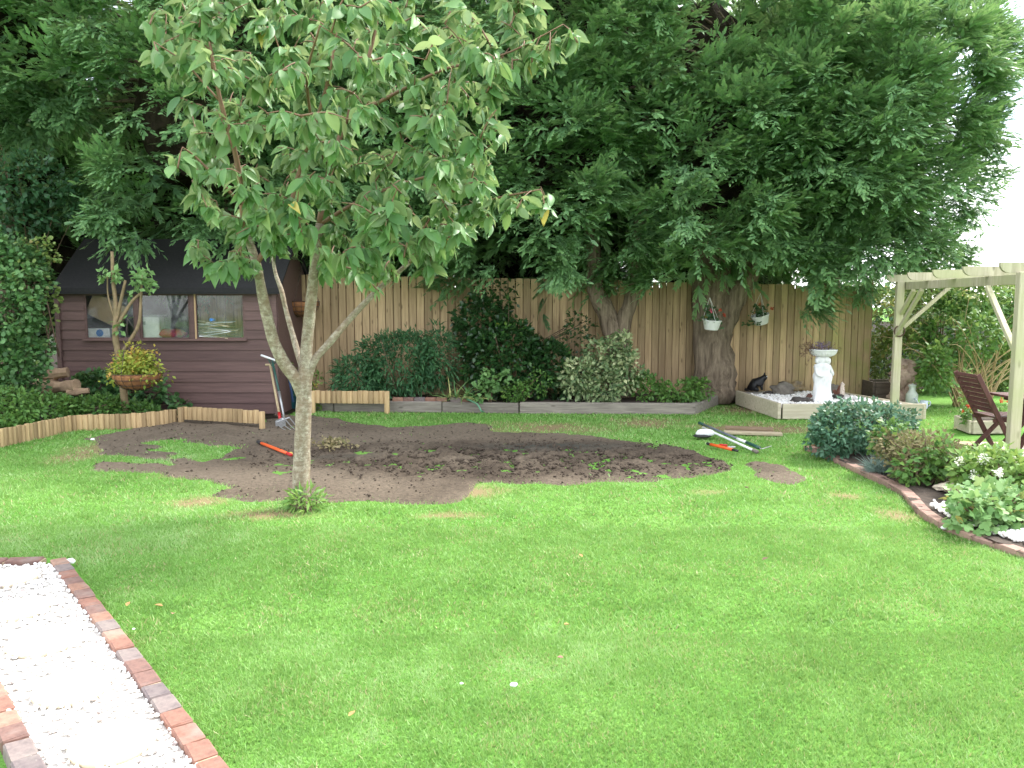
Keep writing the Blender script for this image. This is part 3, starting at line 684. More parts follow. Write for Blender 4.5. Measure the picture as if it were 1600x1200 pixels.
for (xa, xb) in wins:
    fr_ = MB(); t_ = 0.028; zc = (wz0 + wz1) / 2
    for x_ in (xa + t_ / 2, xb - t_ / 2): fr_.box((x_, SY + 0.005, zc), (t_, 0.03, wz1 - wz0))
    for z_ in (wz0 + t_ / 2 - .002, wz1 - t_ / 2 + .002): fr_.box(((xa + xb) / 2, SY + 0.006, z_), (xb - xa - 2 * t_, 0.028, t_))
    w_ = part('window', fr_, m_shed, shed)
    part('pane', MB().box(((xa + xb) / 2, SY + 0.012, zc), (xb - xa - 2 * t_ + .004, 0.004, wz1 - wz0 - 2 * t_ + .004)), m_pane, w_)
part('window_jamb', MB().box((wins[2][0] + .012, SY - 0.018, (wz0 + wz1) / 2), (0.022, 0.02, wz1 - wz0 - .01)), m_bare, shed, label='bare orange pine jamb of the right window')
# shelf and things inside the shed
part('shelf', MB().box(((SX0 + SX1) / 2, SY + 0.22, wz0 - 0.005), (SX1 - SX0 - 0.1, 0.36, 0.03)), m_bare, shed)
zs = wz0 + 0.012
m_card = plain('cardboard', (0.42, 0.31, 0.20), (0.36, 0.26, 0.165), 0.85, 8); m_white = plain('white_card', (0.75, 0.75, 0.75), (0.68, 0.68, 0.69), 0.6, 6)
m_blue = plain('blue_print', (0.05, 0.22, 0.6), None, 0.5, 6); m_red = plain('red_fabric', (0.38, 0.02, 0.06), (0.25, 0.015, 0.04), 0.8, 15); m_grey = plain('grey_plastic', (0.25, 0.26, 0.27), None, 0.5, 6)
xc = at(170, 495, SY + .25).x
solo('cardboard_sheet', MB().box((xc + .02, SY + 0.19, zs + 0.42), (0.56, 0.10, 0.36), Euler((0.0, 0.45, 0)).to_matrix(), 0.01), m_card, 'tilted brown cardboard box behind the left shed window', 'box')
e = thing('carton', 'small white carton with a blue disc in the left shed window', 'box', (at(160, 525, SY + .15).x, SY + .15, zs))
cx_ = at(160, 525, SY + .15).x
part('box', MB().box((cx_, SY + .10, zs + 0.075), (0.34, 0.12, 0.15), ch=.004), m_white, e)
part('printed_disc', MB().lathe([(0.001, 0), (0.055, 0), (0.055, 0.002), (0.001, 0.002)], (cx_ + .02, SY + 0.0385, zs + .08), 20, rot=Euler((R(90), 0, 0)).to_matrix()), m_blue, e)
cx_ = at(238, 505, SY + .2).x
e = thing('storage_box', 'white storage box with a lid in the middle shed window', 'box', (cx_, SY + .2, zs))
part('box', MB().box((cx_, SY + .15, zs + 0.16), (0.34, 0.2, 0.32), ch=.01), m_white, e)
part('lid', MB().box((cx_, SY + .15, zs + 0.335), (0.40, 0.24, 0.03), ch=.01), m_grey, e)
part('label', MB().box((cx_ - .07, SY + .048, zs + 0.23), (0.07, 0.004, 0.05)), m_grey, e)
mb = MB(); mb.rock((at(272, 522, SY + .2).x, SY + .13, zs + .07), (0.44, 0.2, 0.15), 3, 3, 0.3)
solo('red_bag', mb.mesh('bag', True), m_red, 'crumpled red cloth bag in the middle shed window', 'bag')
mb = MB(); mb.rock((at(246, 525, SY + .2).x + 0.1, SY + .1, zs + .03), (0.14, 0.06, 0.06), 5, 2, 0.2)
solo('white_cloth', mb.mesh('cloth', True), m_white, 'small white cloth lying beside the red bag in the shed', 'cloth')
random.seed(5); x3 = at(343, 515, SY + .2).x
e = thing('paper_stack', 'untidy pile of papers and sticks in the right shed window', 'papers', (x3, SY + .2, zs))
pm = [m_white, plain('cream_paper', (0.6, 0.5, 0.33), None, 0.8, 5), m_white, plain('kraft_paper', (0.4, 0.28, 0.16), None, 0.8, 5)]
for k in range(11):
    part('sheet', MB().box((x3 + random.uniform(-.08, .08), SY + .14 + random.uniform(-.03, .03), zs + .02 + .022 * k), (random.uniform(.4, .62), .18, .010), Euler((random.uniform(-.1, .1), random.uniform(-.16, .16), random.uniform(-.3, .3))).to_matrix()), pm[k % 4], e)
solo('blue_tape', MB().lathe([(0.03, 0), (0.045, 0), (0.045, .04), (0.03, .04)], (x3 - .05, SY + .05, zs + .26), 16), m_blue, 'small blue reel in front of the papers in the shed', 'reel')

# ------------------------------------------------------------------ leaf and frond shapes (local Y = length, 0..1)
def frond_shape(lo=False):
    V, F, T = [], [], []
    def kite(p, d, L, w):
        p = np.array(p, float); d = np.array(d, float); d /= np.linalg.norm(d); n = np.array([-d[1], d[0], 0])
        i = len(V); z = lambda q: q - np.array([0, 0, 0.16 * (q[1] ** 2 + 1.2 * q[0] ** 2)])
        for q, t in ((p + n * w, 0), (p - n * w, 0), (p + d * L, 1)):
            V.append(z(q)); T.append(0.15 * q[1] + 0.35 * t)
        F.append((i, i + 1, i + 2))
    r = random.Random(2)
    kite((0, 0, 0), (0, 1, 0), 1.0, 0.06)
    for k in range(4 if lo else 5):
        y = 0.10 + (0.21 if lo else 0.17) * k; L = (0.50 - (0.08 if lo else 0.07) * k)
        for s in (-1, 1):
            a = 0.75 + r.uniform(-.12, .12); d = (s * math.sin(a), math.cos(a), 0)
            kite((0, y, 0), d, L, 0.11 if lo else 0.085)
            if lo: continue
            q = (d[0] * L * .45, y + d[1] * L * .45, 0); a2 = a - 0.6
            kite(q, (s * math.sin(a2), math.cos(a2), 0), L * .55, 0.06)
    return np.array(V), np.array(F), np.array(T)
FR_V, FR_F, FR_T = frond_shape(); FRL = frond_shape(True)
def leaf_shape(n=5, w=0.28, tip=1.6, fold=0.12, droop=0.18, base=0.7):
    V, F = [], []
    for i in range(n + 1):
        t = i / n; q = w * (math.sin(math.pi * t ** base) ** 0.85 if 0 < t < 1 else 0)
        if t > 0.6: q *= 1 - ((t - .6) / .4) ** 2 * (tip - 1)
        q = max(q, 0.0); z = -droop * t * t
        V += [(-q, t, z + fold * q / w), (0, t, z), (q, t, z + fold * q / w)]
    for i in range(n):
        a = 3 * i
        for (x_, y_) in ((0, 1), (1, 2)):
            F += [(a + x_, a + y_, a + 3 + y_), (a + x_, a + 3 + y_, a + 3 + x_)]
    return np.array(V), np.array(F)
LF_V, LF_F = leaf_shape(6, 0.215, 1.5, 0.08, 0.30, 0.78)      # cherry
SL_V, SL_F = np.array([(0, 0, 0), (-.29, .48, .06), (.29, .48, .06), (0, 1, -.12), (0, .5, -.02)]), np.array([(0, 4, 1), (0, 2, 4), (4, 3, 1), (4, 2, 3)])        # small oval leaf
NL_V, NL_F = np.array([(0, 0, 0), (-.13, .45, .03), (.13, .45, .03), (0, 1, -.15)]), np.array([(0, 2, 1), (1, 2, 3)])       # narrow leaf
BL_V, BL_F = leaf_shape(4, 0.035, 1.0, 0.02, 0.45, 0.3)      # strap leaf
def lobed(nl, depth, n=20, droop=0.1):
    V = [(0, 0.1, 0)]
    for i in range(n + 1):
        a = -2.6 + 5.2 * i / n; rr = 0.5 * (1 - depth + depth * abs(math.cos(a * nl / 2.0))); rr *= 1 - 0.12 * abs(a) / 2.6
        x_, y_ = rr * math.sin(a), 0.35 + rr * math.cos(a); V.append((x_, y_, -droop * (x_ * x_ + (y_ - .3) ** 2) * 2))
    return np.array(V), np.array([(0, i + 2, i + 1) for i in range(n)])
IV_V, IV_F = lobed(1.7, 0.35, 8)
GE_V, GE_F = lobed(4.0, 0.45, 26)

def bark(name, c0, c1, sx=14, sz=2.5, bmp=0.8, dist=0.03):
    return plain(name, c0, c1, 0.95, 1.0, stretch=(sx, sx, sz), coord='World', bmp=bmp, dist=dist, spec=0.1, detail=6)
m_bark_con = bark('conifer_bark', (0.30, 0.235, 0.17), (0.075, 0.055, 0.04), 20, 1.6, 1.0, .04)

# ------------------------------------------------------------------ conifers
m_heart = plain('core_twig_brown', (0.05, 0.04, 0.028), (0.018, 0.015, 0.011), .95, 9, coord='World', bmp=1.0, dist=.08, spec=.05, detail=8)
m_con = leafm('conifer_spray', [(0.0, (0.04, 0.11, 0.058)), (0.36, (0.138, 0.285, 0.118)), (0.7, (0.26, 0.44, 0.165)), (1.0, (0.36, 0.55, 0.24))], 0.42, 0.33, 0.5)  # older sprays darker, tips paler; range widened to paint in billow light and shade
def plume_arrays(seed, nbr, nsp, lo, hi, shp):
    """one conifer branch end (local Y outward): forked twigs carrying flat feathery sprays"""
    rr = random.Random(seed); T, D, U, L = [], [], [], []
    for b_ in range(nbr):
        h, v = rr.uniform(-1.1, 1.1), rr.uniform(-.5, .6); d = Vector((math.sin(h) * math.cos(v), math.cos(h) * math.cos(v), math.sin(v)))
        ln = rr.uniform(.28, .52) * (1 - .2 * abs(h)); st_ = Vector((rr.gauss(0, .06), rr.uniform(-.12, .10), rr.gauss(0, .06)))
        sdv = d.cross(Vector((0, 0, 1))).normalized()
        for k in range(nsp):
            s_ = .15 + .85 * k / (nsp - 1); q = st_ + d * ln * s_ + Vector((0, 0, -.05 * s_ * s_))
            sg = 1 if k % 2 else -1; dv = d * .9 + sdv * sg * rr.uniform(.4, .9) * (1.1 - .6 * s_) + Vector((rr.gauss(0, .14), rr.gauss(0, .14), rr.gauss(-.02, .2)))
            T.append(q); D.append(dv); U.append(Vector((rr.gauss(0, .35), rr.gauss(0, .35), 1)) - d * rr.uniform(-.3, .5)); L.append(rr.uniform(lo, hi))
    T, D, U, L = (np.array([q[:] for q in T]), np.array([q[:] for q in D]), np.array([q[:] for q in U]), np.array(L))
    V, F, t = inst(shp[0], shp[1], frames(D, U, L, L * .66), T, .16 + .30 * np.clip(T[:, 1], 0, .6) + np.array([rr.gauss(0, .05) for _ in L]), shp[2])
    return V, F, np.clip(t, 0, 1)
PLUME = {}
def plume_set(kind):
    if kind not in PLUME:
        nb_, nk_, lo, hi = {'fine': (18, 9, .075, .135), 'mid': (9, 5, .11, .18), 'coarse': (7, 3, .18, .30)}[kind]; shp = (FR_V, FR_F, FR_T) if kind == 'fine' else FRL
        PLUME[kind] = [plume_arrays(50 + k, nb_, nk_, lo, hi, shp) for k in range(5)]
    return PLUME[kind]
ELLS = []
ELLS = []
def ell_r(Pn, c, r):
    d = Pn - np.array(c); rz = np.where(d[:, 2] > 0, r[3], r[2]); return np.sqrt((d[:, 0] / r[0]) ** 2 + (d[:, 1] / r[1]) ** 2 + (d[:, 2] / rz) ** 2)
def conifer(label, trunk, c, r, zmin, nplume, fr=0.30, per=26, grp='tall conifers behind the fence', seed=0, back=0.35, tshift=0.0, gap=0.40, single=True, gf=1.05, fill=.25, holes=(), core=.48):
    e = thing('conifer_tree', label, 'tree', trunk[0][0], grp)
    mb = MB()
    for pts, rad in zip(trunk[0::2], trunk[1::2]): mb.tube(pts, rad, 14, 5, lump=0.35, lf=5)
    c = np.array(c, float)
    # branches from the axis to the shell, seen through the gaps
    D = rdir(60); D[:, 2] = np.abs(D[:, 2]) * .6 - 0.1
    for d in D:
        a_ = Vector((trunk[0][-1][0], trunk[0][-1][1], max(zmin + .2, c[2] + d[2] * r[2] * .4))); rz = r[3] if d[2] > 0 else r[2]
        b_ = Vector(c + d * np.array([r[0], r[1], rz]) * .8)
        if b_.z > zmin: mb.tube([a_, a_.lerp(b_, .5) + Vector((0, 0, .15)), b_], [0.045, 0.03, 0.012], 5, 3)
    part('trunk', mb.mesh('trunk', True), m_bark_con, e)
    # solid core for the dead inner twigs, added to block sky showing through
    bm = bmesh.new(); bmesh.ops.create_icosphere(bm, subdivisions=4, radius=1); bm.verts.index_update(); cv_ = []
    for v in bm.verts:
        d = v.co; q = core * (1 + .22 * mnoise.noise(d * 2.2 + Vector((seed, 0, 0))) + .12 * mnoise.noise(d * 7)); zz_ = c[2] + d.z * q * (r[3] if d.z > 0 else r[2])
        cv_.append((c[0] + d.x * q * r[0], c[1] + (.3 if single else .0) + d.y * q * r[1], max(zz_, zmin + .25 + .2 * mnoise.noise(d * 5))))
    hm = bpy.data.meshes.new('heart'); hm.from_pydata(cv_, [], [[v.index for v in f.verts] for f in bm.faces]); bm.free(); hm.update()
    part('sky_block_core', hm, m_heart, e)
    # shell of plumes
    nb_ = nplume // 6; D = rdir(nb_ * 14); rz = np.where(D[:, 2] > 0, r[3], r[2])
    ax3 = np.stack([np.full(len(D), r[0]), np.full(len(D), r[1]), rz], 1); dep = 1.0 - 0.2 * rng.uniform(0, 1, len(D)) ** 1.5
    Q = c + D * ax3 * dep[:, None]; Q += (fbm(Q, 0.7, 100 + seed)[:, None] - .5) * D * 1.2
    N = D / ax3; N /= np.linalg.norm(N, axis=1, keepdims=True)
    k = (Q[:, 2] > zmin + .30 + (fbm(Q * [1, 1, 0], 0.9, 7 + seed) - .5) * .7)
    k &= (N[:, 1] < 0.35) | (rng.uniform(0, 1, len(D)) < back)
    k &= fbm(Q * [1, 1, 1.7], gf, 200 + seed, 2) > gap
    for (c2, r2) in ELLS: k &= ell_r(Q, c2, r2) > 0.84
    for (hc, hr) in holes: k &= (((Q - np.array(hc)) / np.array(hr)) ** 2).sum(1) > 1
    Q, N = Q[k], N[k]; keep = []
    for i in range(len(Q)):                                   # rounded billows, spaced apart so that dark gaps stay between them
        if all((Q[i][0] - Q[j][0]) ** 2 + (Q[i][1] - Q[j][1]) ** 2 + 1.5 * (Q[i][2] - Q[j][2]) ** 2 > .60 ** 2 for j in keep): keep.append(i)
        if len(keep) >= nb_: break
    Q, N = Q[keep], N[keep]; bs = np.repeat(rng.uniform(.85, 1.4, len(Q)), 6)
    Q, N = np.repeat(Q, 6, 0), np.repeat(N, 6, 0); bd_ = N * .8 + rdir(len(N)) * .85 + [0, 0, .28]; bd_ /= np.linalg.norm(bd_, axis=1, keepdims=True)
    Q = Q + bd_ * [.34, .34, .27] * bs[:, None]; N = bd_ * .7 + N * .45; N /= np.linalg.norm(N, axis=1, keepdims=True)
    ELLS.append((tuple(c), r))
    D = rdir(int(nplume * fill)); rz = np.where(D[:, 2] > 0, r[3], r[2]); Qi = c + D * np.stack([np.full(len(D), r[0]), np.full(len(D), r[1]), rz], 1) * rng.uniform(.35, .72, len(D))[:, None]
    ki = (Qi[:, 2] > zmin + .35)
    for (hc, hr) in holes: ki &= (((Qi - np.array(hc)) / np.array(hr)) ** 2).sum(1) > 1
    Qi, Di = Qi[ki], D[ki]
    PQ = np.vstack([Q, Qi]); PN = np.vstack([N, Di]); n = len(PQ); inner = np.arange(n) >= len(Q)
    ax = PN * [1, 1, .7] + np.stack([rng.normal(0, .2, n), rng.normal(0, .2, n), rng.normal(.12, .2, n)], 1); ax /= np.linalg.norm(ax, axis=1, keepdims=True)
    up = np.array([0, 0, 1.0]) + rdir(n) * .35 - PN * .0
    Fm = frames(ax, up, np.ones(n))
    eul = np.array([Matrix(m_).to_euler()[:] for m_ in Fm.tolist()])
    sc = rng.uniform(.72, 1.08, n) * np.where(inner, 1.5, 1.0) * fr / .30
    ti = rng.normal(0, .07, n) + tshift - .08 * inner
    # the branch ends nearest the camera are objects of their own, all others one crown mesh
    px_ = np.abs(PQ[:, 0] / PQ[:, 1]); show = ~inner & (px_ < .67) & (PQ[:, 2] < 7.0) & (PN[:, 1] < .25) & single
    score = np.where(show, -PN[:, 1] - .12 * PQ[:, 1] + rng.uniform(0, .35, n) - .2 * np.clip(PQ[:, 2] - 5.5, 0, 9), -99); order = np.argsort(-score)[:300]; order = order[score[order] > -50]
    lone = np.zeros(n, bool); lone[order] = True
    if 'm' not in PLUME: PLUME['m'] = [np_mesh('leafy_branch', *q) for q in plume_set('fine')]
    for i in order:
        M4 = Matrix(Fm[i].tolist()).to_4x4() @ Matrix.Scale(float(sc[i]) * 1.08, 4); M4.translation = PQ[i]
        part('leafy_branch', PLUME['m'][i % 5], m_con, e, M4)
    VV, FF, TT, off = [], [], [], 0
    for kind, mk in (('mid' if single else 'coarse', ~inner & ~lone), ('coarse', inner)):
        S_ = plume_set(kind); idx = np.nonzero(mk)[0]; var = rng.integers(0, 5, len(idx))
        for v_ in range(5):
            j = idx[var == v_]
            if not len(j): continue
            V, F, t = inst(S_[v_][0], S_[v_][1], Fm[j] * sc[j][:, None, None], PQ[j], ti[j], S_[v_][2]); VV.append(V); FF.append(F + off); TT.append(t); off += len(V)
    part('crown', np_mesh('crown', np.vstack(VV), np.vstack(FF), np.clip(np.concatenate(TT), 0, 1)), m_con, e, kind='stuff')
    return e
rng = np.random.default_rng(5)
tB = Vector((3.5, 13.75, 0))
conifer('conifer with the thick fissured trunk beside the raised gravel bed', [[tB, tB + Vector((-.02, 0, .8)), tB + Vector((-.05, .1, 1.7)), tB + Vector((0, .1, 3)), tB + Vector((.4, .1, 6.5))], [.40, .31, .29, .25, .1],
        [tB + Vector((.05, 0, 1.1)), tB + Vector((.3, .0, 1.75)), tB + Vector((.75, .0, 2.6)), tB + Vector((1.5, .1, 4.2))], [.2, .19, .17, .1],
        [tB + Vector((-.12, -.1, -.05)), tB + Vector((-.22, -.1, .6)), tB + Vector((-.24, -.0, 1.5)), tB + Vector((-.3, .1, 3))], [.24, .17, .16, .12]],
        (3.1, 13.7, 4.9), (2.3, 2.45, 4.3, 3.8), 1.75, 660, seed=1, tshift=0.08, gap=.33)
tR = Vector((5.9, 15.1, 0))
conifer('bright green conifer beyond the right end of the fence, against the sky', [[tR, tR + Vector((0, 0, 2)), tR + Vector((-.1, -.3, 6))], [.25, .22, .1]], (5.15, 13.7, 4.6), (2.2, 2.4, 3.2, 2.3), 1.85, 780, seed=6, tshift=0.14, gap=.2, fill=.7, core=.6)
tA = Vector((1.75, 13.35, 0))
conifer('conifer with the dark V-forked trunk behind the variegated shrub', [[tA, tA + Vector((.02, 0, .9)), tA + Vector((-.15, .05, 1.5)), tA + Vector((-.38, .1, 2.2)), tA + Vector((-.5, .2, 5))], [.22, .19, .15, .14, .08],
        [tA + Vector((.02, 0, .7)), tA + Vector((.12, 0, 1.4)), tA + Vector((.3, .05, 2.2)), tA + Vector((.5, .2, 5))], [.15, .13, .12, .08]],
        (1.0, 13.9, 5.0), (2.5, 2.5, 4.3, 4.8), 1.75, 620, seed=2, tshift=0.03, gap=.33)
tC = Vector((-1.4, 14.8, 0))
conifer('dark conifer behind the fence and the cherry tree', [[tC, tC + Vector((0, 0, 2)), tC + Vector((0, 0, 6))], [.25, .22, .12]], (-1.5, 14.3, 5.3), (2.5, 2.3, 4.0, 4.6), 2.2, 480, seed=3)
tD = Vector((-5.2, 15.2, 0))
HOLES = [(at(100, 205, 12.6)[:], (1.7, 2.2, .52)), (at(290, 255, 12.4)[:], (.55, 1.8, .6)), (at(130, 330, 12.4)[:], (.7, 1.8, .45)), (at(20, 200, 12.4)[:], (1.0, 2.0, .5)), (at(215, 150, 12.4)[:], (.5, 1.6, .35))]
conifer('dark conifer hanging over the shed roof', [[tD, tD + Vector((0, 0, 2)), tD + Vector((0, 0, 6))], [.25, .22, .12]], (-5.0, 13.75, 5.1), (2.6, 2.4, 3.3, 4.6), 2.2, 560, seed=4, gap=0.38, holes=HOLES)
tE = Vector((-9.2, 14.6, 0))
conifer('conifer in the top left corner above the ivy', [[tE, tE + Vector((0, 0, 2)), tE + Vector((0, 0, 6))], [.28, .25, .12]], (-8.8, 13.6, 6.6), (3.4, 2.6, 2.3, 4.0), 4.1, 480, seed=5, fr=.33, gap=.36, holes=HOLES)
for k, (x_, y_, l) in enumerate([(-11.5, 18.5, 'far left conifer in the dark row behind the shed'), (-13.6, 13.6, 'conifer at the outer left edge beyond the ivy'), (-7.2, 18.5, 'second conifer from the left in the dark back row'), (-3.2, 18.3, 'third conifer from the left in the dark back row'), (0.6, 18.2, 'rearmost conifer behind the middle of the fence'), (4.6, 17.6, 'rearmost conifer behind the right half of the fence')]):
    t_ = Vector((x_, y_, 0))
    conifer(l, [[t_, t_ + Vector((0, 0, 2)), t_ + Vector((0, 0, 6))], [.25, .22, .1]], (x_, y_, 4.6), (2.8 if x_ < 4 else 2.2, 1.8, 4.4, 5.0 if x_ < 4 else 3.0), 0.3, 330, fr=.42, per=18, seed=10 + k, back=.1, gap=.1, grp='conifers in the back row', single=False, fill=.02, core=.8)

rng = np.random.default_rng(6)
# ------------------------------------------------------------------ cherry tree
m_bark_ch, nt, b = mat_new('cherry_bark')
f1 = noise_n(nt, 1.0, 8, 0.7, 'World', (10, 10, 60)); f2 = noise_n(nt, 22, 8, 0.75, 'World')
r1 = ramp(nt, [(0.30, (0.13, 0.095, 0.065)), (0.5, (0.21, 0.165, 0.115)), (0.68, (0.28, 0.235, 0.175))]); nt.links.new(f1, r1.inputs[0])
r2 = ramp(nt, [(0.47, (0, 0, 0)), (0.62, (0.8, 0.8, 0.8))]); nt.links.new(f2, r2.inputs[0])
f3 = noise_n(nt, 6, 4, 0.6, 'World'); r3 = ramp(nt, [(0.5, (0, 0, 0)), (0.75, (0.55, 0.55, 0.55))]); nt.links.new(f3, r3.inputs[0])
col = mix(nt, r1.outputs[0], (0.42, 0.385, 0.31), r2.outputs[0]); col = mix(nt, col, (0.22, 0.13, 0.08), r3.outputs[0])
nt.links.new(col, b.inputs['Base Color']); b.inputs['Roughness'].default_value = 0.8; bump(nt, b, f1, 0.9, 0.01)
m_twig = plain('cherry_twig', (0.24, 0.135, 0.085), (0.14, 0.08, 0.05), 0.7, 20, coord='World')
base_ch = gr(470, 790)
cherry = thing('cherry_tree', 'young cherry tree with forked pale trunk standing at the edge of the bare soil', 'tree', base_ch)
LIMBS = [
    ([(470, 795, 6.56), (470, 780, 6.56), (471, 740, 6.56), (473, 680, 6.56), (475, 630, 6.56), (476, 600, 6.56), (479, 545, 6.58), (485, 480, 6.6), (492, 410, 6.62), (500, 350, 6.65), (515, 270, 6.7), (540, 190, 6.75), (570, 110, 6.8), (590, 30, 6.8), (600, -40, 6.8)],
     [.10, .080, .072, .066, .063, .060, .050, .045, .040, .034, .029, .025, .018, .012, .008]),
    ([(474, 625, 6.56), (462, 592, 6.53), (444, 568, 6.50), (425, 525, 6.45), (411, 465, 6.4), (400, 410, 6.35), (385, 365, 6.3), (378, 320, 6.2), (370, 250, 6.05), (345, 160, 5.9), (330, 80, 5.8), (320, 10, 5.8)],
     [.045, .052, .050, .046, .041, .036, .027, .022, .02, .015, .011, .007]),
    ([(400, 412, 6.35), (422, 380, 6.3), (450, 330, 6.1), (470, 260, 6.0), (500, 170, 5.8), (520, 90, 5.7), (530, 10, 5.7)], [.026, .022, .018, .015, .012, .009, .006]),
    ([(478, 600, 6.56), (490, 565, 6.58), (515, 535, 6.65), (545, 500, 6.75), (578, 465, 6.85), (605, 440, 6.95), (640, 410, 7.0), (665, 385, 6.9), (700, 350, 6.6), (760, 315, 6.3), (845, 296, 6.0)],
     [.042, .034, .030, .027, .025, .022, .018, .015, .011, .009, .005]),
    ([(474, 580, 6.6), (462, 540, 6.75), (447, 485, 6.9), (440, 455, 6.95), (430, 425, 7.05), (425, 390, 7.1), (430, 340, 7.2)], [.03, .024, .021, .02, .017, .014, .01]),
    ([(500, 350, 6.65), (560, 315, 6.5), (620, 290, 6.3), (690, 270, 6.1), (745, 255, 6.0)], [.018, .014, .011, .009, .006]),
    ([(540, 190, 6.75), (610, 150, 6.5), (690, 110, 6.3), (740, 98, 6.2), (800, 80, 6.0), (880, 38, 5.9)], [.018, .014, .011, .009, .007, .004]),
    ([(378, 320, 6.2), (340, 280, 5.9), (305, 245, 5.8), (285, 230, 5.7)], [.014, .011, .008, .005]),
    ([(515, 270, 6.7), (490, 200, 6.2), (480, 120, 5.6), (500, 40, 5.2)], [.016, .012, .009, .006]),
    ([(640, 410, 7.0), (655, 370, 6.95), (690, 300, 6.9), (700, 180, 6.9), (720, 90, 6.9), (740, 20, 6.9)], [.014, .012, .01, .009, .007, .005]),
    ([(690, 300, 6.9), (740, 230, 6.8), (790, 195, 6.7)], [.009, .007, .004]),
    ([(345, 160, 5.9), (290, 100, 5.8), (240, 65, 5.7)], [.009, .007, .004])]
SK = []
mbT, mbL = MB(), MB()
for k, (pts, rad) in enumerate(LIMBS):
    Q = [at(*p) for p in pts]
    cut = {0: 9, 1: 6, 3: 6, 4: 5}.get(k, 0)
    if cut: mbT.tube(Q[:cut + 1], rad[:cut + 1], 14, 5, lump=0.12, lf=9)
    mbL.tube(Q[cut:], rad[cut:], 8, 5, lump=0.06, lf=9)
    if k in (0, 1, 3, 4): Q2 = catmull(Q, 4)[int(len(Q) * 4 * .42):]
    else: Q2 = catmull(Q, 4)
    SK += [(q, 0) for q in Q2]
OUTL = [(262, -60), (232, 30), (222, 80), (262, 140), (282, 225), (285, 290), (300, 350), (295, 410), (330, 425), (350, 450), (395, 430), (430, 400), (500, 415), (520, 465), (560, 430), (615, 455), (690, 425), (725, 385),
        (745, 330), (775, 310), (770, 250), (805, 215), (770, 175), (800, 130), (850, 110), (885, 90), (870, 40), (850, 0), (850, -60)]
tg = []
random.seed(31)
opx = np.array([p[0] for p in OUTL]); 
while len(tg) < 560:
    px, py = random.uniform(215, 890), random.uniform(-60, 470)
    if not in_poly(np.array([px]), np.array([py]), OUTL)[0]: continue
    r_ = min(1, math.hypot((px - 530) / 320, (py - 170) / 300)); dy = 1.35 * math.sqrt(max(0.04, 1 - r_ * r_))
    tg.append(at(px, py - 14, 6.3 + random.uniform(-1, .9) * dy))
tg += [at(*l_[0][-1]) for l_ in LIMBS[1:]] + [at(px, py, Y) for px, py, Y in [(845, 292, 6.0), (815, 300, 6.1), (830, 298, 6.05), (790, 307, 6.18), (770, 312, 6.25), (750, 318, 6.35), (730, 330, 6.5), (712, 340, 6.55), (690, 352, 6.6), (675, 372, 6.75), (700, 362, 6.6), (800, 90, 6.0), (770, 95, 6.1), (845, 55, 5.92), (860, 50, 5.9), (870, 48, 5.9), (885, 62, 5.9), (830, 70, 5.95), (240, 68, 5.7), (310, 395, 6.2), (345, 425, 6.2), (375, 420, 6.1), (600, 425, 6.6), (470, 385, 6.2), (540, 400, 6.4), (650, 400, 6.5), (690, 390, 6.5)]]
skp = np.array([q[0][:] for q in SK])
dist = [np.min(np.linalg.norm(skp - np.array(t_), axis=1)) for t_ in tg]
mbW = MB(); LT, LD, LN, LL = [], [], [], []
def hang(p, outw):
    d = outw * random.uniform(.15, .9) + Vector((random.gauss(0, .5), random.gauss(0, .5), 0)) + Vector((0, 0, -random.uniform(.25, 1.3)))
    n = Vector((random.gauss(0, .7), random.gauss(-.2, .7), .7)); L = random.choice((random.uniform(.07, .11), random.uniform(.10, .165), random.uniform(.12, .175)))
    LT.append(p); LD.append(d); LN.append(n); LL.append(L)
for i in np.argsort(dist):
    t_ = tg[i]; v = np.array(t_); dd = np.linalg.norm(skp - v, axis=1) + 0.5 * np.clip(skp[:, 2] - v[2], 0, 9); j = int(np.argmin(dd)); p0 = Vector(skp[j])
    L = (t_ - p0).length
    if L < 0.05: p0 = t_ - Vector((random.gauss(0, .1), random.gauss(0, .1), .15)); L = .2
    mid = p0.lerp(t_, .5) + Vector((0, 0, .10 * L))
    mbW.tube([p0, mid, t_], [.0065 + .004 * L, .005, .0028], 5, 3)
    Q = catmull([p0, mid, t_], 4); skp = np.vstack([skp, [q[:] for q in Q[1:]]])
    ow = (t_ - mid).normalized(); nl = random.randint(9, 14)
    for k in range(nl):
        u = 1 - (k / nl) ** 1.4 * min(1, .42 / max(L, .2)); q = Q[min(4, int(u * 4))].lerp(Q[min(4, int(u * 4) + 1)], u * 4 % 1)
        side = Vector((random.gauss(0, 1), random.gauss(0, 1), random.gauss(0, .3))).normalized() * random.uniform(.01, .05)
        hang(q + side, ow)
part('trunk', mbT.mesh('trunk', True), m_bark_ch, cherry)
part('limbs', mbL.mesh('limbs', True), m_twig, cherry); part('twigs', mbW.mesh('twigs', True), m_twig, cherry, kind='stuff')
LT = np.array([p[:] for p in LT]); LD = np.array([p[:] for p in LD]); LN = np.array([p[:] for p in LN]); LL = np.array(LL)
MM = frames(LD, LN, LL, LL * rng.uniform(.85, 1.15, len(LL)))
cols = [(0.0, (0.05, 0.15, 0.04)), (0.5, (0.115, 0.25, 0.08)), (0.85, (0.20, 0.35, 0.13)), (0.97, (0.27, 0.37, 0.12)), (1.0, (0.42, 0.34, 0.08))]
m_cherry = leafm('cherry_leaf', cols, 0.45, 0.38, 0.4, (0.20, 0.30, 0.14)); m_cherry_o = leafm('cherry_leaf_single', cols, 0.45, 0.38, 0.4, (0.20, 0.30, 0.14), obj=True)
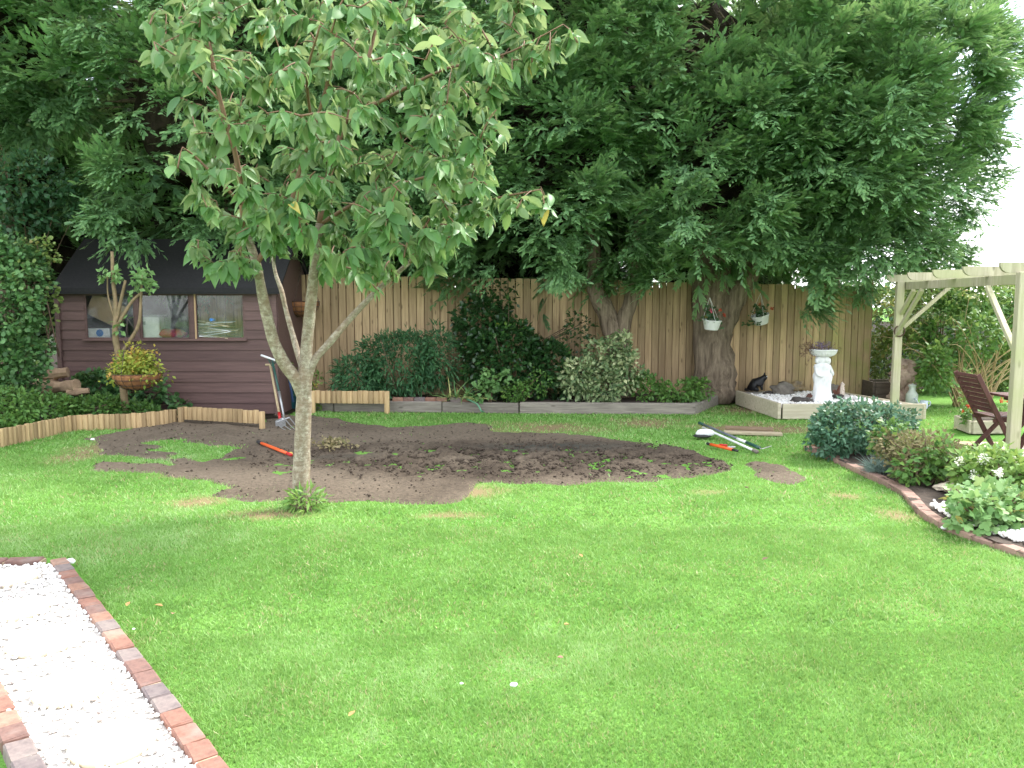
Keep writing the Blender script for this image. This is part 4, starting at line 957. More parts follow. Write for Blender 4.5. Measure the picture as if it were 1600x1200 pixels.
# outside edge of the crown as seen: the largest leaves, each an object
size = LL / LT[:, 1] + rng.uniform(0, .004, len(LL)); vis = (np.abs(LT[:, 0] / LT[:, 1] * FPX) < 800) & (LT[:, 2] < 3.9)
order = np.argsort(-np.where(vis, size, 0))[:300]; sel = np.zeros(len(LL), bool); sel[order] = True
lme = [np_mesh('leaf', V_, F_, smooth=True) for V_, F_ in (leaf_shape(6, .215, 1.5, .08, .28, .78), leaf_shape(6, .20, 1.5, .12, .40, .78), leaf_shape(6, .235, 1.5, .05, .16, .8))]
for i in order:
    M4 = Matrix.Identity(4); 
    for a_ in range(3):
        for b_ in range(3): M4[a_][b_] = MM[i][a_][b_]
    M4.translation = LT[i]
    o = bpy.data.objects.new('leaf', lme[i % 3]); C.objects.link(o); put(o, m_cherry_o); o.parent = cherry; o.matrix_parent_inverse = Matrix.Translation(-base_ch); o.matrix_basis = M4
V, F, t = inst(LF_V, LF_F, MM[~sel], LT[~sel], np.clip(rng.normal(.45, .2, (~sel).sum()), 0, 1))
part('foliage', np_mesh('foliage', V, F, t, True), m_cherry, cherry, kind='stuff')

# ------------------------------------------------------------------ shrubs and other leafy plants
m_stem = plain('brown_stem', (0.16, 0.11, 0.07), (0.09, 0.06, 0.04), 0.9, 20, coord='World')
def leafmass(centres, rad, per, shape, L, flat=0.8, upb=0.3, tmu=.4, tsd=.18, out=None, asp=1.0):
    """clusters of leaves radiating from points"""
    K = len(centres); n = K * per; cc = np.repeat(centres, per, 0)
    d = rdir(n) + (np.repeat(out, per, 0) * 0.7 if out is not None else 0) + [0, 0, upb * .3]; d /= np.linalg.norm(d, axis=1, keepdims=True)
    T = cc + d * (rng.uniform(0.1, 1, n) * rad)[:, None]
    Dv = d + rdir(n) * .5 + [0, 0, -.15]; N = np.array([0, -.35, 1.0]) * upb * 3 + rdir(n) * .8 + d * .4
    LLn = rng.uniform(L[0], L[1], n)
    ti = np.clip(np.repeat(rng.normal(tmu, tsd * .7, K), per) + rng.normal(0, tsd * .7, n), 0, 1)
    return inst(shape[0], shape[1], frames(Dv, N, LLn, LLn * asp), T, ti)
def shell_pts(c, r, n, seed, inner=.55, lump=.35, zmin=None, front=True):
    D = rdir(n * 3); q = (1 - lump / 2 + lump * (fbm(D + np.array(c) + seed, 1.6, seed) - .5) * 2.2)
    k = (D[:, 1] < .5) if front else np.ones(len(D), bool)
    D, q = D[k][:n], q[k][:n]
    P_ = np.array(c) + D * np.array(r) * (q * (inner + (1 - inner) * rng.uniform(0, 1, len(D)) ** .5))[:, None]
    if zmin is not None:
        kk = P_[:, 2] > zmin; P_, D = P_[kk], D[kk]
    return P_, D
def shrub(name, label, cat, mat, blobs, shape, L, per=8, rad=.12, stems=6, group=None, tmu=.4, tsd=.18, zmin=.05, upb=.3, asp=1.0, stem_mat=None, seed=1, inner=.55, lump=.35, stem_r=.012, front=True):
    c0 = blobs[0][0]; e = thing(name, label, cat, (c0[0], c0[1], max(0, zmin - .03)), group)
    VV, FF, TT, off = [], [], [], 0; mb = MB(); rr = random.Random(seed)
    for (c, r, n) in blobs:
        P_, D = shell_pts(c, r, n, seed, inner, lump, zmin, front)
        V, F, t = leafmass(P_, rad, per, shape, L, upb=upb, tmu=tmu, tsd=tsd, out=D, asp=asp); VV.append(V); FF.append(F + off); TT.append(t); off += len(V)
        for k in range(stems):
            d = Vector((rr.gauss(0, .5), rr.gauss(0, .5), rr.uniform(.2, .9))); b_ = Vector(c) + Vector((d.x * r[0], d.y * r[1], d.z * r[2] * .8)); a_ = Vector((c0[0] + rr.uniform(-.1, .1), c0[1] + rr.uniform(-.06, .06), zmin - .06))
            part('stem', MB().tube([a_, a_.lerp(b_, .5) + Vector((rr.gauss(0, .04), rr.gauss(0, .04), .02)), b_], [stem_r, stem_r * .75, stem_r * .4], 5, 3).mesh('stem', True), stem_mat or m_stem, e)
    part('foliage', np_mesh('foliage', np.vstack(VV), np.vstack(FF), np.concatenate(TT)), mat, e)
    return e
SL, NL, IV, GE, BL = (SL_V, SL_F), (NL_V, NL_F), (IV_V, IV_F), (GE_V, GE_F), (BL_V, BL_F)
def B(px, py, Y, rx, ry, rz, n):      # blob given by its centre in the picture and depth
    p = at(px, py, Y); return ((p.x, p.y, p.z), (rx, ry, rz), n)
m_dkgreen = leafm('dark_green_leaf', [(0, (0.018, 0.06, 0.024)), (.6, (0.04, 0.12, 0.045)), (1, (0.075, 0.18, 0.07))], .45, .25, .4)
m_feather = leafm('feathery_leaf', [(0, (0.03, 0.10, 0.045)), (.6, (0.06, 0.165, 0.065)), (1, (0.10, 0.22, 0.09))], .55, .3, .3)
m_laurel = leafm('glossy_leaf', [(0, (0.012, 0.045, 0.014)), (.6, (0.03, 0.085, 0.024)), (.9, (0.07, 0.16, 0.03)), (1, (0.18, 0.22, 0.03))], .28, .2, .5)
m_varieg = leafm('variegated_leaf', [(0, (0.06, 0.12, 0.05)), (.4, (0.13, 0.21, 0.09)), (.62, (0.32, 0.40, 0.20)), (1, (0.55, 0.57, 0.32))], .5, .25, .35)
m_fresh = leafm('fresh_leaf', [(0, (0.05, 0.13, 0.03)), (.5, (0.10, 0.22, 0.045)), (1, (0.20, 0.32, 0.07))], .5, .3, .35)
m_ivy = leafm('ivy_leaf', [(0, (0.022, 0.07, 0.022)), (.55, (0.085, 0.20, 0.065)), (.9, (0.155, 0.29, 0.10)), (1, (0.22, 0.29, 0.09))], .45, .25, .4)
m_bluegr = leafm('blue_green_leaf', [(0, (0.03, 0.09, 0.055)), (.5, (0.07, 0.175, 0.10)), (1, (0.14, 0.26, 0.16))], .45, .22, .4)
m_dry = leafm('withered_leaf', [(0, (0.09, 0.09, 0.035)), (.35, (0.17, 0.165, 0.075)), (.7, (0.25, 0.20, 0.11)), (1, (0.32, 0.27, 0.15))], .7, .25, .2)
m_gerl = leafm('geranium_leaf', [(0, (0.08, 0.19, 0.06)), (.6, (0.18, 0.33, 0.11)), (.93, (0.27, 0.42, 0.18)), (1, (0.40, 0.36, 0.10))], .55, .3, .3)
m_hedge = leafm('yellow_green_leaf', [(0, (0.06, 0.13, 0.03)), (.45, (0.14, 0.23, 0.055)), (.85, (0.26, 0.33, 0.10)), (1, (0.38, 0.29, 0.11))], .5, .35, .3)
m_fescue = leafm('blue_grass', [(0, (0.14, 0.22, 0.20)), (1, (0.30, 0.40, 0.36))], .6, .2, .2)
m_strap = leafm('strap_leaf', [(0, (0.06, 0.15, 0.05)), (.6, (0.16, 0.27, 0.08)), (1, (0.42, 0.40, 0.15))], .45, .25, .35)

shrub('feathery_shrub', 'large feathery green shrub against the left part of the fence', 'shrub', m_feather, [B(625, 570, 12.85, .78, .35, .62, 460), B(560, 590, 12.8, .45, .3, .32, 170), B(685, 560, 12.9, .35, .3, .55, 150)], NL, (.07, .13), 9, .13, seed=2)
shrub('glossy_shrub', 'dark glossy-leaved shrub in the middle of the back bed', 'shrub', m_laurel, [B(790, 560, 12.9, .80, .35, .66, 420), B(755, 500, 13.05, .5, .28, .42, 170), B(860, 575, 12.9, .45, .3, .5, 150)], SL, (.07, .12), 8, .12, seed=3)
shrub('climbing_shrub', 'thin dark climber reaching up the fence above the glossy shrub', 'climber', m_laurel, [B(770, 465, 13.3, .42, .12, .32, 60), B(905, 520, 13.3, .25, .12, .35, 40)], SL, (.06, .10), 5, .14, seed=4, zmin=.6)
shrub('variegated_shrub', 'pale cream and green variegated shrub near the back sleeper', 'shrub', m_varieg, [B(955, 560, 12.75, .5, .35, .42, 170), B(905, 592, 12.6, .36, .3, .34, 120), B(975, 585, 12.7, .3, .3, .35, 80), B(940, 610, 12.55, .4, .2, .2, 60)], SL, (.06, .10), 8, .11, seed=5, tmu=.52, tsd=.22, lump=.75, inner=.4)
shrub('low_leafy_plant', 'low green plants at the foot of the fence right of the variegated shrub', 'plant', m_fresh, [B(1060, 612, 12.55, .42, .2, .17, 90), B(1010, 605, 12.7, .25, .2, .25, 60), B(1090, 608, 12.75, .2, .2, .18, 40)], SL, (.05, .09), 8, .08, seed=6, stems=2)
shrub('bed_perennial', 'round-leaved green plant below the glossy shrub', 'plant', m_gerl, [B(775, 592, 12.5, .18, .12, .15, 28), B(750, 612, 12.45, .2, .1, .1, 24)], GE, (.07, .11), 4, .09, seed=7, stems=2, tmu=.3)
shrub('bed_perennial', 'fresh green low plant beside the round-leaved plant on the sleeper edge', 'plant', m_fresh, [B(805, 612, 12.45, .22, .12, .13, 50), B(840, 600, 12.6, .2, .1, .2, 30)], SL, (.04, .07), 7, .07, seed=8, stems=2)
shrub('ivy_clump', 'dark ivy growing against the shed wall behind the hanging basket', 'ivy', m_ivy, [B(150, 605, 11.85, .42, .14, .22, 120), B(225, 615, 11.85, .35, .12, .2, 70), B(280, 632, 11.9, .12, .06, .06, 12)], IV, (.07, .12), 6, .09, seed=9, stems=3, tmu=.3)
shrub('ivy_wall', 'tall pale ivy covering the left edge of the garden', 'ivy', m_ivy, [B(-20, 470, 10.8, .8, .5, 1.15, 620), B(0, 565, 10.9, .72, .5, .8, 400), B(-60, 420, 10.6, .7, .5, .9, 220), B(42, 430, 11.2, .3, .3, .55, 130)], IV, (.05, .09), 8, .11, seed=10, stems=5, tmu=.55, tsd=.22)
shrub('ivy_spray', 'yellow-green hanging ivy sprays in the dark gap left of the shed', 'ivy', m_hedge, [B(72, 400, 11.3, .22, .1, .1, 22), B(78, 470, 11.4, .10, .1, .35, 22), B(60, 385, 11.2, .25, .1, .1, 20)], IV, (.05, .08), 5, .08, seed=11, stems=1, zmin=1.0, tmu=.6)
shrub('ivy_tree_foliage', 'dark bluish broadleaf foliage hanging above the ivy wall', 'tree', m_dkgreen, [B(30, 290, 12.0, .75, .5, .45, 160), B(80, 320, 12.2, .5, .3, .3, 60), B(20, 345, 11.8, .5, .4, .25, 60), B(-60, 300, 12, .7, .5, .6, 120)], SL, (.08, .13), 8, .16, seed=12, zmin=1.5, stem_r=.01, stems=2)
shrub('ground_cover', 'low mixed green ground cover behind the long log edging', 'plant', m_fresh, [B(60, 645, 10.95, .75, .45, .22, 330), B(160, 640, 11.2, .6, .3, .18, 190), B(0, 640, 10.3, .6, .5, .28, 240), B(215, 645, 11.2, .35, .2, .12, 70)], SL, (.05, .085), 8, .09, seed=13, stems=2, tmu=.35)
# plants of the right-hand bed
shrub('rounded_shrub', 'dense rounded blue-green shrub at the head of the flower bed', 'shrub', m_bluegr, [B(1335, 665, 8.75, .52, .42, .30, 420), B(1395, 658, 8.9, .25, .3, .2, 90), B(1300, 678, 8.65, .26, .3, .28, 110)], SL, (.04, .07), 9, .075, seed=14, front=False, lump=.25)
shrub('withered_shrub', 'half-withered brownish shrub in the middle of the flower bed', 'shrub', m_dry, [B(1445, 712, 7.5, .36, .32, .30, 230), B(1400, 700, 7.8, .26, .25, .2, 80), B(1480, 735, 7.3, .2, .2, .2, 60)], SL, (.035, .06), 8, .09, seed=15, stems=12, front=False, inner=.4)
shrub('withered_shrub_green', 'green leafy shoots at the foot of the withered shrub', 'plant', m_fresh, [B(1432, 735, 7.25, .2, .15, .12, 40), B(1390, 690, 7.9, .18, .15, .18, 36), B(1470, 720, 7.2, .14, .1, .16, 30)], SL, (.05, .09), 6, .08, seed=16, stems=2, tmu=.35)
shrub('leafy_geranium', 'big-leaved pale green geranium spilling over the brick edging', 'plant', m_gerl, [B(1545, 785, 5.95, .30, .22, .16, 70), B(1530, 800, 5.75, .2, .15, .12, 36), B(1600, 800, 5.9, .22, .2, .16, 40)], GE, (.06, .10), 5, .10, seed=17, stems=8, front=False, tmu=.5, tsd=.25)
shrub('hydrangea', 'light green bushy plant with white flower heads below the near pergola post', 'plant', m_fresh, [B(1560, 745, 6.7, .33, .25, .22, 120), B(1605, 760, 6.6, .25, .25, .25, 80), B(1525, 725, 6.9, .16, .15, .12, 40)], SL, (.05, .10), 8, .09, seed=18, stems=6, front=False, tmu=.85)
# background beyond the pergola
shrub('cane_bush', 'tall bush with bare arching canes behind the pergola', 'shrub', m_fresh, [B(1480, 520, 13.6, .5, .4, .8, 180), B(1520, 470, 13.8, .7, .4, .4, 150), B(1450, 560, 13.4, .22, .3, .5, 70), B(1590, 500, 13.8, .6, .4, .6, 140), B(1462, 575, 12.9, .22, .2, .45, 70), B(1530, 520, 12.9, .35, .2, .35, 60)], SL, (.07, .12), 7, .15, seed=19, stems=0, tmu=.4)
m_cane = plain('tan_cane', (0.42, 0.32, 0.17), (0.28, 0.2, 0.1), .8, 20, coord='World')
cb = [o for o in C.objects if o.name.startswith('cane_bush')][0]
rr = random.Random(9); c_ = gr(1500, 636, 0); c_ = Vector((7.55, 13.1, 0)); mb = MB()
for k in range(52):
    an = rr.uniform(-1.0, 1.25); L = rr.uniform(.8, 1.9); b0 = c_ + Vector((rr.uniform(-.3, .3), rr.uniform(-.15, .15), 0)); d = Vector((math.sin(an) * .9, rr.uniform(-.3, .3), math.cos(an * .8)))
    mb.tube([b0, b0 + d * L * .45 + Vector((-.08 * math.sin(an), 0, .12)), b0 + d * L * .8 + Vector((0, 0, .05)), b0 + d * L + Vector((.06 * math.sin(an), 0, -.22 * abs(an)))], [.011, .009, .006, .003], 5, 3)
part('canes', mb.mesh('canes', True), m_cane, cb)
shrub('hedge', 'yellow-green hedge just right of the fence end', 'hedge', m_hedge, [B(1385, 500, 15.5, .9, .6, .7, 260), B(1420, 560, 15.2, .9, .6, .7, 220), B(1460, 475, 15.8, .9, .6, .5, 160)], SL, (.07, .12), 8, .16, seed=20, stems=3, tmu=.65)
shrub('hedge', 'darker green hedge at the right edge behind the pergola', 'hedge', m_hedge, [B(1560, 540, 15.5, 1.2, .6, .9, 300), B(1640, 500, 15.5, 1.2, .6, 1.1, 240), B(1510, 580, 15.3, .9, .5, .6, 160), B(1590, 470, 15.9, 1.0, .5, .45, 150)], SL, (.08, .13), 8, .17, seed=21, stems=3)
shrub('hedge', 'distant dark hedge closing the garden on the right', 'hedge', m_dkgreen, [((8.5, 19.5, 1.0), (2.2, .8, 1.3), 300), ((12, 19.5, 1.0), (2.4, .8, 1.4), 300), ((15.5, 19, 1.0), (2.4, .8, 1.4), 200)], SL, (.14, .22), 8, .25, seed=31, stems=3)
shrub('sapling', 'thin young tree rising above the hedge beside the conifer', 'tree', m_hedge, [B(1465, 425, 15.0, .5, .3, .45, 60), B(1440, 445, 15.0, .4, .3, .3, 50)], SL, (.07, .11), 6, .15, seed=22, stems=6, tmu=.35, lump=.6, inner=.2)
shrub('sapling', 'single wispy shoot against the sky above the pergola', 'tree', m_hedge, [B(1505, 400, 14.6, .07, .06, .4, 16)], SL, (.05, .08), 4, .07, seed=23, stems=2, tmu=.2, inner=.1)
shrub('cherry_suckers', 'bright green suckers sprouting round the foot of the cherry trunk', 'plant', m_fresh, [B(476, 783, 6.45, .13, .13, .08, 40)], NL, (.06, .11), 7, .06, seed=24, stems=8, tmu=.65, front=False, zmin=.02, stem_r=.005)
# strap-leaved iris heap, blue fescue
def straps(name, label, mat, c, n, L, spread, cat, seed, asp=1.0, lie=.5):
    T = np.array(c) + rng.normal(0, 1, (n, 3)) * [spread, spread * .5, 0.005]; D = rdir(n); D[:, 2] = np.abs(D[:, 2]) + lie
    Ln = rng.uniform(L[0], L[1], n); V, F, t = inst(BL_V, BL_F, frames(D, np.tile([0, -.3, 1.0], (n, 1)) + rdir(n) * .3, Ln, Ln * asp), T, rng.uniform(0, 1, n))
    return solo(name, np_mesh(name, V, F, t, True), mat, label, cat)
p = at(712, 622, 12.42)
straps('iris_clump', 'flattened yellow-green iris leaves lying over the loose bricks', m_strap, (p.x, 12.5, .2), 46, (.25, .5), .16, 'plant', 1, lie=.1)
p = gr(1378, 744)
straps('fescue_tuft', 'small tuft of blue-grey ornamental grass inside the brick edging', m_fescue, (p.x, p.y, .05), 700, (.12, .22), .06, 'grass tuft', 2, asp=.5, lie=.35)

# ------------------------------------------------------------------ raised gravel bed with its ornaments
m_rail = woodm('pale_sleeper', (0.50, 0.45, 0.34), (0.34, 0.30, 0.22), 'X', 0.08)
RB = [Vector((3.78, 13.35, 0)), Vector((3.92, 11.62, 0)), Vector((6.07, 11.62, 0)), Vector((5.45, 13.95, 0))]
bed = thing('raised_bed', 'raised bed of pale timber planks filled with white gravel by the fence', 'raised bed', RB[1])
for a, b_, h in ((RB[0], RB[1], .235), (RB[1], RB[2], .225), (RB[2], RB[3], .20)):
    d = (b_ - a).normalized(); n_ = Vector((-d.y, d.x, 0)) * (.025 if a != RB[0] else .0)
    part('plank', MB().beam(a + n_ + d * (.05 if a == RB[1] else 0) + Vector((0, 0, h / 2)), b_ + n_ + d * (-.0 if a != RB[2] else 0) + Vector((0, 0, h / 2)), .05, h, .005), m_rail, bed)
RBP = [(p.x, p.y) for p in RB]
part('gravel_base', MB().add([(x_, y_, .155) for x_, y_ in [(3.85, 13.9), (3.98, 11.68), (6.0, 11.68), (5.45, 13.95)]], [(0, 1, 2, 3)]), m_gbase, bed)
n = 7000; X = rng.uniform(3.7, 6.1, n); Y = rng.uniform(11.66, 13.95, n); k = in_poly(X, Y, [(3.90, 13.3), (4.02, 11.72), (5.98, 11.72), (5.42, 13.85)]); X, Y = X[k], Y[k]
V, F, t = scatter_rocks(X, Y, .16 + rng.uniform(0, .02, len(X)), rng.uniform(.012, .024, len(X)), .8)
part('gravel', np_mesh('gravel', V, F, t), m_gravel, bed, kind='stuff')
ZG = .17
m_stone_w = plain('white_cast_stone', (0.78, 0.78, 0.78), (0.66, 0.67, 0.68), .7, 9, bmp=.15)
pb = gr(1283, 627, ZG)
e = thing('bird_bath', 'white stone bird bath on a pedestal of carved draped figures', 'bird bath', (pb.x, pb.y, ZG))
def grace(an, z, i):
    t_ = z / .66; lob = (0.5 + .5 * math.cos(3 * (an + .5 + .5 * t_))) ** 1.0; fold = .03 * math.sin(17 * an + 6 * t_) * (1 - t_) + .04 * math.sin(9 * an - 11 * t_)
    return (.80 + .36 * lob) * (1 + fold)
prof = [(.150, 0), (.155, .02), (.142, .035), (.135, .06), (.130, .12), (.122, .2), (.118, .28), (.124, .33), (.132, .38), (.126, .42), (.106, .46), (.110, .50), (.120, .54), (.112, .575), (.074, .59), (.072, .605), (.098, .625), (.106, .655), (.092, .685), (.075, .70)]
part('pedestal', MB().lathe(prof, (pb.x, pb.y, ZG), 60, grace).mesh('pedestal', True), m_stone_w, e)
for k in range(3):
    a_ = -.5 + k * 2.094 - .3; c_ = Vector((pb.x + .095 * math.cos(a_), pb.y + .095 * math.sin(a_), ZG))
    part('head', MB().rock(c_ + Vector((0, 0, .635)), (.072, .072, .095), k, 2, .12).mesh('head', True), m_stone_w, e)
    a2 = a_ + 1.05; s_ = c_ + Vector((.02 * math.cos(a_), .02 * math.sin(a_), .54)); q = Vector((pb.x + .135 * math.cos(a2), pb.y + .135 * math.sin(a2), ZG + .40)); w_ = Vector((pb.x + .15 * math.cos(a_ + .5), pb.y + .15 * math.sin(a_ + .5), ZG + .43))
    part('arm', MB().tube([s_, w_, q], [.028, .024, .018], 8, 4).mesh('arm', True), m_stone_w, e)
flute = lambda an, z, i: 1 + (.03 * math.cos(26 * an) if 1 <= i <= 4 else 0)
bw = part('bowl', MB().lathe([(.075, .695), (.11, .70), (.165, .725), (.192, .76), (.20, .785), (.207, .79), (.212, .80), (.208, .812), (.19, .814), (.15, .79), (.05, .775)], (pb.x, pb.y, ZG), 78, flute).mesh('bowl', 40), m_stone_w, e)
m_lav = leafm('lavender_flower', [(0, (0.16, 0.12, 0.14)), (.5, (0.22, 0.16, 0.26)), (1, (0.25, 0.19, 0.45))], .8, .2, .1)
m_heath = leafm('brown_heather', [(0, (0.12, 0.07, 0.05)), (.6, (0.2, 0.12, 0.09)), (1, (0.28, 0.2, 0.14))], .8, .2, .1)
c_ = np.array([pb.x, pb.y, ZG + .81])
e = thing('lavender_plant', 'straggly purple lavender growing in the bird bath bowl', 'plant', tuple(c_))
cc = np.vstack([c_ + rng.normal(0, 1, (20, 3)) * [.10, .07, .03], c_ + [-.17, 0, .0] + rng.normal(0, 1, (40, 3)) * [.07, .05, .06]])
V, F, t = leafmass(cc, .06, 9, NL, (.03, .06)); part('stems', np_mesh('stems', V, F, t), m_heath, e, kind='stuff')
V, F, t = leafmass(c_ + [-.02, 0, .07] + rng.normal(0, 1, (20, 3)) * [.11, .06, .03], .035, 12, SL, (.02, .035)); part('flowers', np_mesh('flowers', V, F, t), m_lav, e, kind='stuff')
m_rock = plain('lichen_rock', (0.24, 0.215, 0.18), (0.11, 0.095, 0.08), .95, 9, bmp=.7, dist=.02); m_rock_o = plain('ochre_rock', (0.36, 0.25, 0.09), (0.22, 0.19, 0.15), .95, 7, bmp=.7, dist=.02); m_rock_d = plain('dark_rock', (0.10, 0.088, 0.08), (0.05, 0.045, 0.042), .95, 9, bmp=.6, dist=.02)
m_rock_r = plain('reddish_rock', (0.2, 0.09, 0.065), (0.11, 0.06, 0.05), .9, 9, bmp=.6, dist=.02)
for px, py, sz, m_, sd, l in [(1222, 616, (.40, .3, .24), m_rock, 1, 'large grey rock next to the cat in the gravel'), (1246, 610, (.24, .2, .20), m_rock_o, 2, 'ochre lichen-covered rock left of the bird bath'), (1253, 628, (.36, .2, .10), m_rock_d, 3, 'flat dark rock at the front of the raised bed'),
                          (1201, 616, (.16, .14, .07), m_rock_d, 4, 'small black stone just right of the cat'), (1301, 615, (.28, .16, .20), m_rock, 5, 'grey rock behind the bird bath'), (1265, 622, (.10, .09, .09), m_rock_r, 6, 'small reddish stone left of the bird bath foot'),
                          (1310, 624, (.18, .12, .10), m_rock_d, 7, 'dark stone below the brown animal ornament'), (1340, 626, (.12, .1, .09), m_stone_w, 8, 'white cobble at the right of the raised bed'), (1262, 604, (.22, .1, .1), m_rock_d, 9, 'dark stone against the fence behind the bird bath')]:
    p = gr(px, py, ZG)
    solo('rock', MB().rock((p.x, p.y, ZG + sz[2] * .3), sz, sd, 3, .5).mesh('rock', 50), m_, l, 'rock')
# black cat and a small animal ornament: one skinned body each
def skin(name, verts, edges, radii, mat, label, cat, M, sub=2):
    me = bpy.data.meshes.new(name); me.from_pydata(verts, edges, []); me.update()
    o = bpy.data.objects.new(name, me); C.objects.link(o); put(o, mat)
    md = o.modifiers.new('skin', 'SKIN'); md.use_smooth_shade = True; sv_ = me.skin_vertices[0].data
    for i, r_ in enumerate(radii): sv_[i].radius = (r_, r_) if not hasattr(r_, '__len__') else r_
    sv_[0].use_root = True; s_ = o.modifiers.new('smooth', 'SUBSURF'); s_.levels = sub; s_.render_levels = sub
    o.matrix_basis = M
    if label: o['label'] = label; o['category'] = cat
    return o
m_black = plain('black_paint', (0.012, 0.012, 0.014), (0.006, 0.006, 0.007), .45, 20, bmp=.1); m_whitep = plain('white_paint', (0.8, 0.8, 0.8), None, .5, 20, bmp=0)
p = gr(1173, 611, ZG)
S_ = 1.12
cv = [(0, 0, .075), (.06, 0, .125), (.13, 0, .155), (.175, 0, .19), (.205, 0, .222), (.243, 0, .212), (.155, -.038, .085), (.165, -.04, .012), (.155, .038, .085), (.165, .04, .012), (.06, -.065, .04), (.12, -.07, .012), (.06, .065, .04), (.12, .07, .012), (-.06, .0, .03), (-.09, -.06, .018), (-.03, -.11, .015)]
ce = [(0, 1), (1, 2), (2, 3), (3, 4), (4, 5), (2, 6), (6, 7), (2, 8), (8, 9), (0, 10), (10, 11), (0, 12), (12, 13), (0, 14), (14, 15), (15, 16)]
cat = skin('cat_statue', cv, ce, [.085, .08, .062, .046, .056, .028, .024, .018, .024, .018, .045, .02, .045, .02, .022, .017, .014], m_black, 'crouching black cat figure on the gravel beside the thick trunk', 'cat figure', Matrix.Translation((p.x, p.y, ZG + .005)) @ Matrix.Rotation(-.25, 4, 'Z') @ Matrix.Scale(S_, 4))
for s_ in (-1, 1):
    q = cat.matrix_basis @ Vector((.195, s_ * .028, .25)); mb = MB().lathe([(.018, 0), (.011, .022), (.001, .048)], q, 8); part('ear', mb.mesh('ear', True), m_black, cat)
    q = cat.matrix_basis @ Vector((.232, s_ * .022 - .006, .232)); part('eye', MB().rock(q, (.016, .016, .018), 1, 1, 0).mesh('eye', True), m_whitep, cat)
m_sq, nt, b = mat_new('brown_white_glaze'); t_ = nt.nodes.new('ShaderNodeTexCoord'); sp = nt.nodes.new('ShaderNodeSeparateXYZ'); nt.links.new(t_.outputs['Object'], sp.inputs[0])
r_ = ramp(nt, [(.50, (0.17, 0.06, 0.035)), (.56, (0.6, 0.5, 0.42))]); mr = nt.nodes.new('ShaderNodeMapRange'); mr.inputs[1].default_value = -.15; mr.inputs[2].default_value = .15; nt.links.new(sp.outputs[0], mr.inputs[0]); nt.links.new(mr.outputs[0], r_.inputs[0]); nt.links.new(r_.outputs[0], b.inputs[0]); b.inputs['Roughness'].default_value = .5
p = gr(1312, 620, ZG)
sq = skin('animal_ornament', [(0, 0, .06), (.01, 0, .12), (.02, 0, .165), (.035, 0, .20), (.07, 0, .19), (.045, -.03, .11), (.07, -.03, .1), (.045, .03, .11), (.07, .03, .1), (.05, -.04, .015), (.05, .04, .015), (-.06, 0, .04), (-.09, 0, .11)], [(0, 1), (1, 2), (2, 3), (3, 4), (2, 5), (5, 6), (2, 7), (7, 8), (0, 9), (0, 10), (0, 11), (11, 12)], [.062, .055, .035, .038, .018, .018, .012, .018, .012, .024, .024, .028, .03], m_sq, 'small brown and white animal figure right of the bird bath', 'animal figure', Matrix.Translation((p.x, p.y, ZG)) @ Matrix.Rotation(-.5, 4, 'Z') @ Matrix.Scale(1.05, 4))
for s_ in (-1, 1): part('ear', MB().lathe([(.007, -.012), (.006, .004), (.001, .014)], sq.matrix_basis @ Vector((.03, s_ * .02, .225)), 8).mesh('ear', True), m_sq, sq)

# ------------------------------------------------------------------ pergola
m_perg = woodm('treated_timber', (0.50, 0.455, 0.34), (0.31, 0.28, 0.19), 'Z', 0.08, algae=((0.36, 0.37, 0.20), -9, -8))
P1, P2 = Vector((5.50, 11.42, 0)), Vector((4.99, 7.87, 0))
per = thing('pergola', 'pale timber pergola with round-ended rafters over the patio', 'pergola', P2)
bd = (P1 - P2).normalized(); rd = Vector((bd.y, -bd.x, 0)); ang = math.atan2(bd.y, bd.x) - math.pi / 2
ZB = 2.0
P3, P4 = P1 + rd * 2.5, P2 + rd * 2.5
for q in (P1, P2, P3, P4): part('post', MB().box((q.x, q.y, (ZB - .0) / 2), (.10, .10, ZB), Matrix.Rotation(ang, 3, 'Z'), .006), m_perg, per)
for a, b_ in ((P1, P2), (P3, P4)):
    dd = (a - b_).normalized(); off = rd * (.082 if a == P1 else -.082)
    part('beam', MB().beam(a + dd * .06 + off + Vector((0, 0, ZB - .065)), b_ - dd * .06 + off + Vector((0, 0, ZB - .065)), .04, .105, .004), m_perg, per)
def rafter_mesh(L, h=.10, t_=.042):
    pts = [(0, h / 2), (L, h / 2), (L, -h / 2)]; n0 = 8
    arc = [(.0 + .085 * (1 - math.sin(i / n0 * math.pi / 2)) , -h / 2 + .0 + .085 * (1 - math.cos(i / n0 * math.pi / 2))) for i in range(n0 + 1)]
    pts += arc; vs = [(x_, -t_ / 2, z_) for x_, z_ in pts] + [(x_, t_ / 2, z_) for x_, z_ in pts]; n_ = len(pts)
    fs = [tuple(range(n_)), tuple(range(2 * n_ - 1, n_ - 1, -1))] + [(i, (i + 1) % n_, n_ + (i + 1) % n_, n_ + i) for i in range(n_)]
    return MB().add(vs, fs).mesh('rafter')
rm = rafter_mesh(3.1)
for k in range(5):
    q = P1.lerp(P2, (k + .02) / 4.0 * .98) - rd * .20
    part('rafter', rm, m_perg, per, Matrix.Translation((q.x, q.y, ZB + .043)) @ Matrix.Rotation(math.atan2(rd.y, rd.x), 4, 'Z'))
def brace(a, b_): part('brace', MB().beam(a, b_, .05, .05, .004), m_perg, per)
brace(P1 - bd * .02 + Vector((0, 0, 1.22)) - rd * .04, P1 - bd * .75 + Vector((0, 0, ZB - .13)) + rd * .04); brace(P1 - bd * .05 + Vector((0, 0, 1.55)) + rd * .02, P1 - bd * .42 + Vector((0, 0, ZB - .13)) + rd * .05)
